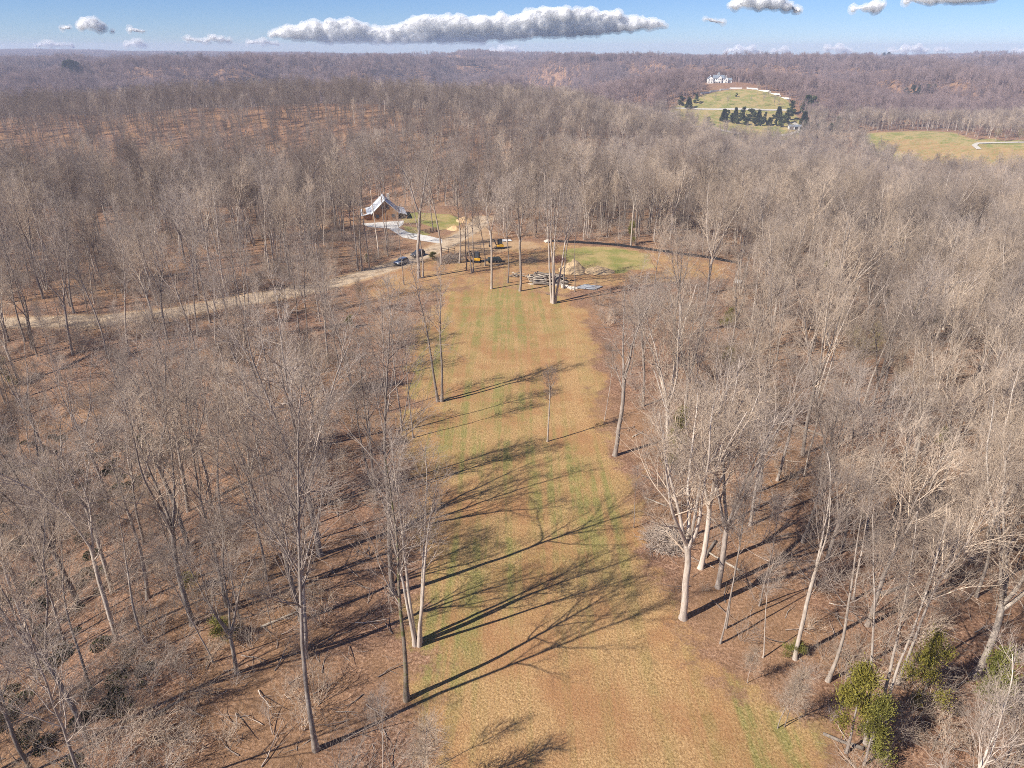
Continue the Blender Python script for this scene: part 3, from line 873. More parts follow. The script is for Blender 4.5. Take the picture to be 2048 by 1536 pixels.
# the wooded valley and ridge behind the cabin, still whole trees
mx, my = scatter(-760, 700, 410, 960, 7.5, rng, 60, .45, .6)
ok = np.abs(mx) < 0.80 * my + 20
for poly, mg in NO_TREES: ok &= sdf(poly, mx, my) < -mg
mx, my = mx[ok], my[ok]; mid_n = len(mx)
mh = np.where(rng.random(mid_n) < 0.2, rng.uniform(8, 15, mid_n), rng.uniform(16, 25, mid_n))
mids = pick_ids(mid_n, mx > -100, mh < 14)
shade_brown_share = 0.25 + 0.65 * (1 - sm(-150, 200, mx)); is_shade_brown = rng.random(mid_n) < shade_brown_share  # crowns with shade put into their colour grow commoner towards the left
C_MIXED = proto_collection('valley_kinds', [joined(p) for p in PROTO] + [joined(p, M_TWIG_SHADE_BROWN) for p in PROTO])
gn_scatter('valley_woodland', np.stack([mx, my, height(mx, my) - 0.2], -1), rng.random(mid_n) * 6.3, mh / H0[mids], mids + np.where(is_shade_brown, len(PROTO), 0), C_MIXED, 'bare wood filling the valley and the ridge behind the cabin', 'woodland', 0.04)

# the far hills: tufts of a few whole trees each
def patch(n, rad, seed, fat):
    rg = np.random.default_rng(seed); L = []
    for k in range(n):
        v, f = make_lod(rg.uniform(15, 22), .25, rg, fat)
        a = rg.random() * 6.3; d = rad * math.sqrt(rg.random())
        L.append((v + np.array([d * math.cos(a), d * math.sin(a), 0]), f))
    V, F = cat(L); return mesh_np('patch', V, F, M_TWIG_FAR)
C_FAR = proto_collection('far_patches', [patch(4, 9, 300 + i, 1.3) for i in range(5)])
C_FAR2 = proto_collection('farther_patches', [patch(9, 22, 320 + i, 2.4) for i in range(4)])
fx, fy = scatter(-2100, 2100, 950, 2300, 13.6, rng, 150, .45, .9)
ok = np.abs(fx) < 0.78 * fy + 20
for poly, mg in NO_TREES: ok &= sdf(poly, fx, fy) < -mg - 1
ok &= ~inside(FAR_FIELD, fx, fy)
ok &= ~((np.abs(fx - 309) < 40) & (fy > 1080) & (fy < 1175))
fx, fy = fx[ok], fy[ok]
gn_scatter('hill_woodland', np.stack([fx, fy, height(fx, fy) - 0.4], -1), rng.random(len(fx)) * 6.3, rng.uniform(.8, 1.2, len(fx)), rng.integers(0, 5, len(fx)), C_FAR, 'purplish bare wood over the middle-distance hills', 'woodland')
fx, fy = scatter(-4300, 4300, 2290, 5500, 30, rng, 300, .45, .9)
ok = np.abs(fx) < 0.78 * fy + 20; fx, fy = fx[ok], fy[ok]
gn_scatter('horizon_woodland', np.stack([fx, fy, height(fx, fy) - 0.6], -1), rng.random(len(fx)) * 6.3, rng.uniform(.8, 1.15, len(fx)), rng.integers(0, 4, len(fx)), C_FAR2, 'hazy bare wood over the farthest hills along the horizon', 'woodland')

# undergrowth: thin many-stemmed brush
def brush(seed, H=2.2, n=9):
    rg = np.random.default_rng(seed); L = []
    a = rg.random(n) * 6.3
    p0 = np.stack([.35 * np.cos(a) * rg.random(n), .35 * np.sin(a) * rg.random(n), np.full(n, -.1)], -1)
    d0 = np.stack([.45 * np.cos(a), .45 * np.sin(a), np.ones(n)], -1)
    A = walk(p0, d0, rg.uniform(.6, 1.1, n) * H, 5, .12, .0, rg); RA = np.linspace(.018, .007, 6)[None] * np.ones((n, 1))
    L.append(tubes(A, RA, 3))
    B, RB = spawn(A, RA, 7, .3, 1, 38, lambda t, PL: PL * .4, 3, .16, .02, .8, .012, .005, rg); L.append(tubes(B, RB, 3))
    Cc, RC = spawn(B, RB, 4, .2, 1, 40, lambda t, PL: PL * .5, 2, .16, .0, .8, .008, .004, rg); L.append(tubes(Cc, RC, 3))
    V, F = cat(L); return mesh_np('brush', V, F, [M_TWIG, M_TWIG_TAN, M_TWIG][seed % 3])
C_BRUSH = proto_collection('brush_kinds', [brush(400 + i, 2.0 + .5 * (i % 3)) for i in range(5)])
ux, uy = scatter(-250, 250, 18, 330, 2.6, rng, 12)
ok = np.abs(ux) < 0.78 * uy + 24
for poly, mg in NO_TREES: ok &= sdf(poly, ux, uy) < -mg
ok &= seg_dist(ROAD, ux, uy) > 3.4
pxu, pyu, _ = project(ux, uy, height(ux, uy))
dens = 0.25 + 0.75 * sm(.42, .6, fbm(ux / 14, uy / 14, 3))
dens = np.where(inside(np.array(OPEN_LEFT), pxu, pyu) | inside(np.array(OPEN_RIGHT), pxu, pyu) | inside(np.array(THIN), pxu, pyu), .22, dens)
dens = np.where((ux < -28) & (uy < 110), .95, dens)
ok &= rng.random(len(ux)) < dens
ux, uy = ux[ok], uy[ok]
gn_scatter('undergrowth', np.stack([ux, uy, height(ux, uy)], -1), rng.random(len(ux)) * 6.3, rng.uniform(.5, 1.9, len(ux)), rng.integers(0, 5, len(ux)), C_BRUSH, 'thin leafless brush covering the forest floor', 'undergrowth', .12)

# evergreen ground cover in the shaded gully
M_IVY = leaf_mat('gully_evergreen', (0.022, 0.028, 0.010), (0.075, 0.080, 0.024))
def thicket(seed):
    def f(n, rg):
        a = rg.random(n) * 6.3; d = 1.3 * np.sqrt(rg.random(n)); h = .9 * (1 - (d / 1.4) ** 2) * rg.random(n) ** .6
        P = np.stack([d * np.cos(a), d * np.sin(a), h], -1); return P, nrm(P + UP * .5)
    return foliage(700, f, seed, .22, M_IVY)
def leaf_scatter():
    gx_, gy_ = scatter(-110, -8, 16, 150, 1.9, rng, 9, .45)
    zz = height(gx_, gy_); pp, qq, _ = project(gx_, gy_, zz)
    gully = inside(np.array([(-60, 880), (120, 860), (330, 850), (400, 900), (300, 960), (230, 1060), (200, 1200), (330, 1330), (190, 1536), (100, 1800), (-200, 1800), (-200, 880)], float), pp, qq)
    k = gully & (rng.random(len(gx_)) < .42); gx_, gy_, zz = gx_[k], gy_[k], zz[k]
    c = proto_collection('thicket_kinds', [thicket(800 + i) for i in range(3)])
    gn_scatter('gully_thicket', np.stack([gx_, gy_, zz - .05], -1), rng.random(len(gx_)) * 6.3, rng.uniform(.35, 1.0, len(gx_)), rng.integers(0, 3, len(gx_)), c, 'dark evergreen cover in the shaded gully at lower left', 'undergrowth')

nx2, ny2 = scatter(-170, 170, 18, 240, 2.3, rng, 10)
k2 = np.abs(nx2) < 0.78 * ny2 + 24
for poly, mg in NO_TREES: k2 &= sdf(poly, nx2, ny2) < -mg - .5
k2 &= seg_dist(ROAD, nx2, ny2) > 3.6
nx2, ny2 = nx2[k2], ny2[k2]
FALL = []
for i_ in range(4):
    rg0 = np.random.default_rng(840 + i_); A0 = walk(np.array([[0, 0, .05]]), np.array([[1, 0, .03]]), [rg0.uniform(1.2, 3.0)], 5, .10, -.005, rg0); A0[..., 2] = np.abs(A0[..., 2]); R0 = np.linspace(.05, .012, 6)[None]
    L0 = [tubes(A0, R0, 4)]; B0, RB0 = spawn(A0, R0, 6, .2, 1, 40, lambda t, PL: PL * .35, 3, .12, 0, .7, .025, .008, rg0); B0[..., 2] = np.abs(B0[..., 2]) * .15; L0.append(tubes(B0, RB0, 3))
    FALL.append(mesh_np('fallen', *cat(L0), (M_TWIG, M_TWIG, M_BARK, M_TWIG_SHADE_BROWN)[i_]))
gn_scatter('fallen_twigs', np.stack([nx2, ny2, height(nx2, ny2) + .02], -1), rng.random(len(nx2)) * 6.3, rng.uniform(.4, 1.5, len(nx2)), rng.integers(0, 4, len(nx2)), proto_collection('fallen_kinds', FALL), 'fallen twigs and branches littering the forest floor', 'fallen twigs', .05)

# ------------------------------------------------------------------ evergreens
def foliage(n, shape, seed, size, mat):
    """leaf-sized sprays spread through a crown's volume; shape(u) -> point and outward direction"""
    rg = np.random.default_rng(seed)
    P, D = shape(n, rg)
    D = nrm(D + rg.normal(0, .45, D.shape)); side = nrm(np.cross(D, rg.normal(0, 1, D.shape)))
    L = size * rg.uniform(.6, 1.4, n)[:, None]; w = L * .22
    V = np.stack([P - side * w, P + side * w, P + D * L * .6 + side * w * 1.2, P + D * L - side * w * .3], 1).reshape(-1, 3)
    F = np.arange(n * 4).reshape(-1, 4)
    return mesh_np('foliage', V, F, mat, False)

leaf_scatter()

def cedar_shape(H, R):
    def f(n, rg):
        # clumps hung on boughs round a trunk
        nb = 12; h = H * (.12 + .86 * rg.random(nb) ** .9); a = rg.random(nb) * 6.3
        rad = R * (1 - (h / H) ** 1.6) * rg.uniform(.35, 1.2, nb) + .15
        c = np.stack([rad * np.cos(a), rad * np.sin(a), h + .25 * rad], -1)
        k = rg.integers(0, nb, n); t = .45 + .55 * rg.random(n)[:, None] ** .7
        axis = np.stack([np.zeros(n), np.zeros(n), h[k] - .1 * rad[k]], -1)
        base = axis * (1 - t) + c[k] * t
        P = base + rg.normal(0, .13 + .06 * R, (n, 3)) * (.5 + t)
        return P, nrm(c[k] - axis) * .8 + UP * .5
    return f

def pine_shape(H, R):
    def f(n, rg):
        t = rg.random(n) ** .75; h = H * (.1 + .9 * t)
        lay = np.floor(h / (H / 13)) * (H / 13)
        a = np.round(rg.random(n) * 7) / 7 * 6.3 + lay * 1.7 + rg.normal(0, .16, n)
        rad = R * (1.03 - (lay / H)) * rg.random(n) ** .6
        P = np.stack([rad * np.cos(a), rad * np.sin(a), lay + .18 * (h - lay) - .12 * rad], -1)
        return P, np.stack([np.cos(a), np.sin(a), np.full(n, .25)], -1)
    return f

def evergreen(kind, H, R, seed, n, size, mat):
    V, F = cat([tubes(*[q[None] for q in stem((0, 0, -.2), (0, 0, 1), H * .93, .035 * H ** .8, .02, np.random.default_rng(seed))], 6)])
    return dict(H=H, trunk=mesh_np('trunk', V, F, M_BARK), crown=foliage(n, (cedar_shape if kind == 'cedar' else pine_shape)(H, R), seed, size, mat))
CEDARS = [evergreen('cedar', 6, 1.7 + .3 * k, 500 + k, 7000, .135, M_CEDAR) for k in range(3)]
PINES = [evergreen('pine', 12, 3.2, 520, 2600, 1.0, M_PINE), evergreen('cedar', 12, 3.8, 521, 3200, .75, M_PINE), evergreen('cedar', 12, 3.2, 522, 3000, .8, M_PINE)]
def place_evergreen(pr, loc, H, wide, rz, label, group, name):
    o = empty(name, loc, rz); s = H / pr['H']; o.scale = (s * wide, s * wide, s)
    link_mesh('trunk', pr['trunk'], o); link_mesh('crown', pr['crown'], o)
    return tag(o, label, 'tree', group)
for k, (bx, by, H, w, lab) in enumerate([
    (1692, 1505, 10.5, .62, 'big yellow-green cedar at the lower right edge of the strip'),
    (1728, 1530, 7.5, .75, 'lower cedar leaning against the big yellow-green one on its right'),
    (1838, 1410, 8.5, .65, 'yellow-green cedar among pale trunks right of the biggest cedar'),
    (1955, 1450, 9.0, .7, 'green cedar nearest the lower right corner'),
    (1348, 950, 10.0, .62, 'green cedar behind the big pale spreading tree'),
    (1455, 660, 5.0, 1.0, 'small green cedar in the right wood below the far grass'),
    (1830, 650, 7.0, 1.0, 'left one of two green cedars high in the right wood'),
    (1862, 675, 8.0, .8, 'right one of two green cedars high in the right wood'),
    (1455, 745, 5.5, .9, 'olive cedar in the right wood level with the long twin shadow'),
    (1880, 905, 4.5, .9, 'low green cedar at the foot of the large spreading tree on the right'),
    (1262, 488, 6.5, .9, 'dark cedar at the wood edge behind the black silt fence'),
    (1800, 500, 9.0, .9, 'dark cedar in the upper right wood under the pale valley field'),
    (1650, 560, 7.5, .9, 'dark cedar in the right wood beyond the end of the silt fence'),
    (948, 400, 9.5, .9, 'dark cedar beside the road where it enters the wood'),
    (445, 1282, 3.2, 1.4, 'bushy green holly at the foot of the leaning forked tree'),
    (385, 1185, 3.0, 1.4, 'olive green bush above the holly in the left wood'),
    (12, 775, 6.0, 1.3, 'green pine sapling cut by the left picture edge'),
    (290, 905, 3.4, 1.6, 'green bush in the dark gully on the left'),
    (100, 975, 3.6, 1.8, 'dark green thicket low in the gully near the left edge'),
    (735, 525, 2.4, 1.4, 'small dark evergreen on the road verge left of the parked cars'),
    (1590, 1315, 2.2, 1.5, 'low yellowish bush beside the leaning young tree at lower right'),
    (700, 655, 3.0, 1.5, 'green bush half hidden in the wood below the gravel road'),
]):
    place_evergreen(CEDARS[k % 3], ground(bx, by) - Vector((0, 0, .1)), H, w, k * 1.3, lab, 'evergreens among the bare trees', 'cedar_tree')

# the estate's pines
rg_ = np.random.default_rng(77)
PL = [(1447, 243), (1455, 236), (1463, 246), (1470, 240), (1478, 248), (1486, 241), (1492, 250), (1500, 243), (1508, 251), (1516, 246), (1523, 252), (1530, 245), (1538, 251), (1545, 243), (1552, 252), (1560, 247), (1566, 255), (1573, 248), (1556, 238), (1580, 240)]
for k, (bx, by) in enumerate(PL):
    place_evergreen(PINES[k % 3], ground(bx, by), rg_.uniform(8, 17), rg_.uniform(1.0, 1.7), k * 2.1, f'dark pine in the belt below the hill lawn, {ORD[k]} from its left end', 'pine belt below the hill lawn', 'pine_tree')
PL2 = [(1605, 270), (1618, 273), (1632, 275), (1645, 273), (1660, 270), (1672, 266), (1640, 262)]
for k, (bx, by) in enumerate(PL2):
    place_evergreen(PINES[k % 3], ground(bx, by), rg_.uniform(13, 18), 1.3, k * 1.7, f'pine in the round clump right of the white garage, {ORD[k]} from its left', 'pine clump beside the garage', 'pine_tree')
for k, (bx, by, H, lab) in enumerate([
    (1377, 217, 14, 'lone dark pine at the left corner of the hill lawn'), (1362, 212, 13, 'dark pine at the wood edge left of the hill lawn'), (1392, 207, 11, 'dark pine where the upper white wall begins'),
    (1612, 226, 22, 'tall dark pine right of the hill lawn'), (1624, 222, 19, 'dark pine just right of the tallest one by the hill lawn'), (1582, 228, 15, 'dark pine at the right corner of the hill lawn'), (1607, 250, 16, 'dark pine above the white garage'),
    (1473, 194, 5, 'small round evergreen alone on the hill lawn'), (1416, 250, 9, 'olive evergreen below the hill drive'), (1261, 173, 16, 'lone dark fir far left of the white mansion'),
    (1810, 192, 13, 'far pine at the left end of the row on the right hills'), (1824, 190, 14, 'second far pine in the row on the right hills'), (1838, 188, 14, 'third far pine in the row on the right hills'), (1852, 187, 15, 'fourth far pine in the row on the right hills'), (1866, 187, 13, 'far pine at the right end of the row on the right hills')]):
    place_evergreen(PINES[k % 3], ground(bx, by), H, 1.45, k * 1.1, lab, 'evergreens of the estate and hills', 'pine_tree')

for name_, cx_, cy_, n_, sp_, lab_ in [('left', 352, 118, 9, 16, 'dark pine of the clump on the far left hills'), ('leftlow', 148, 150, 6, 12, 'dark pine of the low clump at far left behind the ridge'), ('right', 1790, 116, 9, 22, 'dark pine of the clump on the right horizon')]:
    for k in range(n_):
        g_ = ground(cx_ + (k - n_ / 2) * 2 * sp_ / n_ + rg_.uniform(-2, 2), cy_ + rg_.uniform(-1.5, 1.5))
        place_evergreen(PINES[k % 3], g_, rg_.uniform(20, 27), 1.9, k, f'{lab_}, {ORD[k]} from its left', lab_.replace('dark pine of the', 'pines of the'), 'pine_tree')
# ------------------------------------------------------------------ materials for built things
def log_wall_mat():
    m, nt, b = new_mat('log_wall'); q = NT(nt)
    tc = q.node('ShaderNodeTexCoord'); sx = q.node('ShaderNodeSeparateXYZ'); q.link(tc.outputs['Object'], sx.inputs[0])
    w = q.math('FRACT', q.math('MULTIPLY', sx.outputs[2], 3.0))
    n = q.noise(tc.outputs['Object'], 2.0, 5, .7)
    c = q.ramp(n, [(.3, (.30, .165, .085)), (.7, (.50, .30, .165))])
    c = q.mix(q.maprange(w, .0, .16, .55, 0), c, (.10, .06, .035))
    q.link(c, b.inputs['Base Color']); b.inputs['Roughness'].default_value = .8
    q.bump(w, .4, .05, b); return m
M_LOGWALL = log_wall_mat()
M_ROOF = plain('metal_roof', (.60, .62, .65), .5, .0, .12, .8)
M_DARK = plain('dark_opening', (.025, .025, .028), .5)
M_GLASS = plain('window_glass', (.05, .06, .075), .12, 0, .2, 2, .6)
M_WOOD = plain('weathered_wood', (.20, .16, .125), .9, 0, .35, 6)
M_FRESHWOOD = plain('brown_timber', (.34, .19, .10), .8, 0, .3, 4)
M_WHITE = plain('white_paint', (.78, .77, .74), .6, 0, .08, 2)
M_SLATE = plain('blue_grey_roof', (.20, .23, .27), .6, 0, .2, .6)
M_STONE = plain('pale_stone', (.56, .51, .44), .9, 0, .3, 1.3)
M_BLACK = plain('black_plastic', (.022, .022, .026), .45, 0, .3, 2)
M_TYRE = plain('tyre_rubber', (.02, .02, .02), .85, 0, .3, 5)
M_RIM = plain('wheel_rim', (.45, .45, .46), .35, .8, .1)
M_YELLOW = plain('machine_yellow', (.58, .32, .03), .45, 0, .18, 3)
M_STEEL = plain('dark_steel', (.06, .06, .065), .5, .4, .3, 3)
M_SILVER = plain('silver_paint', (.36, .40, .45), .28, .5, .06, 1)
M_NAVY = plain('dark_blue_paint', (.035, .045, .065), .25, .2, .1, 1)
M_LIGHT = plain('lamp_glass', (.75, .77, .8), .15, 0, .05)
M_RED = plain('red_lamp', (.4, .02, .02), .3)
M_TARP = plain('grey_tarpaulin', (.30, .31, .33), .6, 0, .45, 1.6)
M_LOG = plain('cut_log', (.20, .168, .14), .9, 0, .45, 2.2)
M_LOG_PALE = plain('pale_log', (.40, .345, .28), .9, 0, .35, 2.2)
M_LOG_END = plain('sawn_end', (.52, .38, .23), .85, 0, .2, 5)
M_SOIL = plain('heaped_soil', (.50, .36, .21), .95, 0, .3, 1.0)
M_STRAW = plain('straw_heap', (.55, .37, .20), .95, 0, .3, 1.4)
M_GRAVEL = plain('pale_gravel', (.50, .46, .40), .95, 0, .15, .5)

# ------------------------------------------------------------------ the log cabin
def window(parent, c, w, h, ax='y', fr=M_WHITE):
    """a framed window lying in a wall facing -y (ax y) or +-x (ax x)"""
    x, y, z = c
    sz = (w, .10, h) if ax == 'y' else (.10, w, h)
    win = MB().box(c, sz).build('window', fr, parent)
    e = .06 if ax == 'y' else 0; 
    s = -1 if (ax == 'y') else (1 if x > 0 else -1)
    off = (0, -.04, 0) if ax == 'y' else (.04 * s, 0, 0)
    sz2 = (w - .3, .08, h - .3) if ax == 'y' else (.08, w - .3, h - .3)
    MB().box((x + off[0], y + off[1], z), sz2).build('pane', M_GLASS, win)
    return win

cb = ground(764, 441)
cabin = empty('log_cabin', (cb.x, cb.y + 6.0, hz(cb.x, cb.y) - .1), math.radians(13))
cabin.scale = (.88, .88, .88)
tag(cabin, 'brown log cabin with steep grey metal roof at the end of the drive', 'cabin')
W, Lc, He, Hr = 5.2, 6.5, 3.2, 7.9
MB().prism([(-W, 0), (W, 0), (W, He), (0, Hr - .25), (-W, He)], -Lc, Lc).build('wall', M_LOGWALL, cabin)
MB().box((-W - 1.7, .5, 1.35), (3.3, 2 * Lc - 1.5, 2.7)).build('side_wing', M_LOGWALL, cabin)
rf = MB()
rf.prism([(0, Hr), (0, Hr + .2), (-W - .5, He - .38), (-W - .5, He - .58)], -Lc - .8, Lc + .6)
main_roof = rf.build('roof', M_ROOF, cabin)
MB().prism([(0.003, Hr), (0.003, Hr + .2), (W + .5, He - .38), (W + .5, He - .58)], -Lc - .8, Lc + .6).build('roof', M_ROOF, cabin)
MB().prism([(-W - .45, He - .30), (-W - .45, He - .12), (-W - 4.2, He - 1.0), (-W - 4.2, He - 1.18)], -Lc + .2, Lc + .3).build('wing_roof', M_ROOF, cabin)
MB().prism([(W + .45, He - .30), (W + .45, He - .12), (W + 3.4, He - 1.1), (W + 3.4, He - 1.28)], -Lc - .4, Lc + .3).build('porch_roof', M_ROOF, cabin)
MB().box((0, .2, Hr + .16), (.5, 2 * Lc + 1.3, .12)).build('ridge_cap', M_ROOF, main_roof)
for yy in (-Lc, -Lc / 3, Lc / 3, Lc):
    MB().box((W + 3.1, yy, 1.1), (.22, .22, 2.2)).build('porch_post', M_FRESHWOOD, cabin)
MB().box((0, -Lc - .03, 1.15), (1.1, .1, 2.3)).build('door', M_FRESHWOOD, cabin)
for wx, wz, ww, wh in ((-3.2, 1.8, 1.5, 1.5), (3.0, 1.8, 1.5, 1.5), (-1.0, 5.3, 1.2, 1.7), (1.0, 5.3, 1.2, 1.7)):
    window(cabin, (wx, -Lc - .03, wz), ww, wh, fr=M_FRESHWOOD)
MB().box((2.0, 2.5, Hr - .6), (.9, .9, 3.2)).build('chimney', M_STONE, cabin)

# ------------------------------------------------------------------ vehicles
def wheel(parent, x, y, r, w):
    t = MB().cyl((x, y - w / 2, r), (x, y + w / 2, r), r, n=16).build('wheel', M_TYRE, parent)
    MB().cyl((x, y - w / 2 - .015, r), (x, y + w / 2 + .015, r), r * .6, n=12).build('rim', M_RIM, t)
def car(name, loc, rz, paint, label, suv=True):
    c = empty(name, loc, rz); tag(c, label, 'car', 'cars parked on the gravel road')
    body = [(-2.3, .45), (-2.32, .85), (-2.2, 1.02), (-1.1, 1.10), (2.2, 1.10), (2.32, .95), (2.32, .45), (1.9, .32), (-1.9, .32)]
    MB().prism(body, -.92, .92).build('body', paint, c, .05)
    roof = [(-.95, 1.09), (-.25, 1.68), (1.75, 1.70), (2.15, 1.09)] if suv else [(-.95, 1.09), (-.3, 1.70), (.75, 1.70), (.85, 1.09)]
    MB().prism(roof, -.80, .80).build('cabin', paint, c, .05)
    r2 = [(-.80, 1.14), (-.22, 1.60), (1.62, 1.62), (1.95, 1.14)] if suv else [(-.80, 1.14), (-.28, 1.60), (.62, 1.60), (.68, 1.14)]
    for y0, y1 in ((-.825, -.79), (.79, .825)): MB().prism(r2, y0, y1).build('side_window', M_GLASS, c)
    MB().quad([(-.97, -.70, 1.14), (-.97, .70, 1.14), (-.33, .66, 1.66), (-.33, -.66, 1.66)]).build('windscreen', M_GLASS, c)
    for sy in (-.66, .66):
        MB().box((-2.33, sy, .80), (.08, .34, .16)).build('headlight', M_LIGHT, c)
        MB().box((2.33, sy, .85), (.06, .26, .22)).build('tail_light', M_RED, c)
        MB().box((-.75, sy * 1.58, 1.12), (.12, .18, .13)).build('mirror', paint, c)
    MB().box((-2.34, 0, .68), (.06, .9, .22)).build('grille', M_BLACK, c)
    MB().box((-2.36, 0, .46), (.12, 1.8, .16)).build('bumper', M_BLACK, c)
    for sx in (-1.45, 1.42):
        for sy in (-.86, .86): wheel(c, sx, sy, .37, .24)
    return c
r0, r1 = ground(790, 530), ground(850, 508)
road_a = math.atan2(r1.y - r0.y, r1.x - r0.x)
car('parked_car', ground(803, 528), road_a, M_SILVER, 'silver grey car parked on the gravel road, nearer of the two')
car('parked_car', ground(836, 512), road_a, M_NAVY, 'dark blue car parked on the gravel road, farther of the two')

def excavator(loc, rz, label, reach=1.0, dark=False):
    e = empty('excavator', loc, rz); tag(e, label, 'excavator', 'excavators in the yard')
    for sy in (-.78, .78):
        t = MB(); t.prism([(-1.15, .12), (-1.0, 0), (1.0, 0), (1.15, .12), (1.15, .42), (1.0, .55), (-1.0, .55), (-1.15, .42)], sy - .2, sy + .2)
        tr = t.build('track', M_BLACK, e, .03)
        for sx in (-.85, 0, .85): MB().cyl((sx, sy - .23, .28), (sx, sy + .23, .28), .17, n=10).build('roller', M_STEEL, tr)
    MB().box((0, 0, .45), (1.5, 1.2, .3)).build('undercarriage', M_STEEL, e)
    MB().box((-1.55, 0, .28), (.12, 1.8, .45)).build('blade', M_STEEL, e)
    MB().prism([(-.85, .62), (1.15, .62), (1.3, .85), (1.2, 1.25), (.5, 1.35), (-.85, 1.1)], -.8, .8).build('house', M_YELLOW, e, .05)
    MB().box((.15, .15, 2.78), (1.35, 1.15, .1)).build('cab_roof', M_STEEL if dark else M_BLACK, e)
    for sx in (-.48, .78):
        for sy in (-.38, .68): MB().box((sx, sy, 1.98), (.09, .09, 1.55)).build('cab_post', M_BLACK, e)
    MB().box((.15, .15, 1.95), (1.18, .98, 1.35)).build('cab_glass', M_GLASS, e)
    a = Vector((-.9, 0, 1.0)); b = Vector((-1.9 * reach, 0, 2.9)); c = Vector((-3.1 * reach, 0, 2.7)); d = Vector((-3.35 * reach, 0, 1.2 if not dark else .7))
    bo = MB().cyl(a, b, .17, .15, 8); bo.cyl(b, c, .15, .12, 8); bo.build('boom', M_STEEL, e)
    MB().cyl(c, d, .13, .09, 8).build('stick', M_STEEL, e)
    MB().cyl(a + Vector((.1, 0, .25)), b + Vector((-.25, 0, -.35)), .06, .05, 6).build('cylinder_ram', M_RIM, e)
    MB().prism([(d.x - .1, d.z), (d.x + .15, d.z), (d.x + .5, d.z - .45), (d.x + .1, d.z - .65), (d.x - .3, d.z - .35)], -.32, .32).build('bucket', M_STEEL, e)
excavator(ground(999, 497), math.radians(8), 'yellow mini excavator with raised arm at the far side of the yard', .9)
excavator(ground(953, 524), math.radians(-12), 'yellow digger with black cab and lowered arm behind the dark twin trunks', .85, True)

# low trailer under a dark tarpaulin
tl = empty('flatbed_trailer', ground(988, 524), math.radians(10)); tag(tl, 'low flatbed trailer loaded under dark tarpaulin, right of the near digger', 'trailer')
MB().box((0, 0, .62), (4.4, 1.9, .16)).build('bed', M_STEEL, tl)
MB().box((.1, 0, 1.0), (3.9, 1.6, .62), taper=.86).build('covered_load', plain('dark_green_tarp', (.045, .055, .05), .5, 0, .35, 1.5), tl, .08)
MB().cyl((-2.2, 0, .6), (-3.6, 0, .5), .06).build('drawbar', M_STEEL, tl)
for sx in (.2, 1.1):
    for sy in (-1.05, 1.05): wheel(tl, sx, sy, .33, .2)

# ------------------------------------------------------------------ fences
def rail_fence(a, b, H, rails, label, mat=M_WOOD, every=2.4, group='wooden rail fences by the cabin', name='rail_fence'):
    A = Vector(a); B = Vector(b); L = (B - A).length; n = max(1, round(L / every))
    o = empty(name, A); tag(o, label, 'fence', group)
    for k in range(n + 1):
        p = (B - A) * (k / n); z = hz(A.x + p.x, A.y + p.y) - A.z
        MB().box((p.x, p.y, z + H / 2), (.16, .16, H + .1)).build('post', mat, o)
        if k < n:
            p2 = (B - A) * ((k + 1) / n); z2 = hz(A.x + p2.x, A.y + p2.y) - A.z
            for j in range(rails):
                h = H * (.25 + .7 * j / max(rails - 1, 1))
                MB().cyl((p.x, p.y, z + h), (p2.x, p2.y, z2 + h), .07, n=6).build('rail', mat, o)
rail_fence(ground(850, 468), ground(873, 463), 1.5, 4, 'dark four-rail fence panel on the cabin lawn above the drive')
rail_fence(ground(816, 477), ground(828, 473), 1.2, 3, 'short grey rail fence on the near side of the drive')
rail_fence(ground(934, 497), ground(962, 499), 2.0, 4, 'tall dark rail fence right behind the near digger')
rail_fence(ground(884, 507), ground(910, 503), 1.5, 3, 'leaning brown rail fence behind the brush heap')

SILT = [ground(*p) for p in [(1104, 484), (1150, 486), (1195, 489), (1235, 492), (1280, 498), (1330, 505), (1380, 512), (1430, 519), (1478, 528)]]
sf = empty('silt_fence', SILT[0]); tag(sf, 'long low black plastic silt fence along the far grass edge', 'fence')
for k in range(len(SILT)):
    p = SILT[k] - SILT[0]
    MB().box((p.x, p.y, .5), (.07, .07, 1.1)).build('stake', M_WOOD, sf)
    if k < len(SILT) - 1:
        p2 = SILT[k + 1] - SILT[0]; nsub = 6; mbf = MB(); sag = []
        d = (p2 - p); nn = Vector((-d.y, d.x, 0)).normalized()
        for j in range(nsub + 1):
            q_ = p + d * (j / nsub) + nn * random.uniform(-.12, .12); sag.append((q_, .85 - .12 * math.sin(PI * j / nsub) + random.uniform(-.08, .05)))
        for j in range(nsub):
            (a, ha), (b, hb) = sag[j], sag[j + 1]
            vs = [a + Vector((0, 0, -.1)), b + Vector((0, 0, -.1)), b + Vector((0, 0, hb)), a + Vector((0, 0, ha))]
            mbf.quad(vs)
        mbf.build('fabric', M_BLACK, sf)

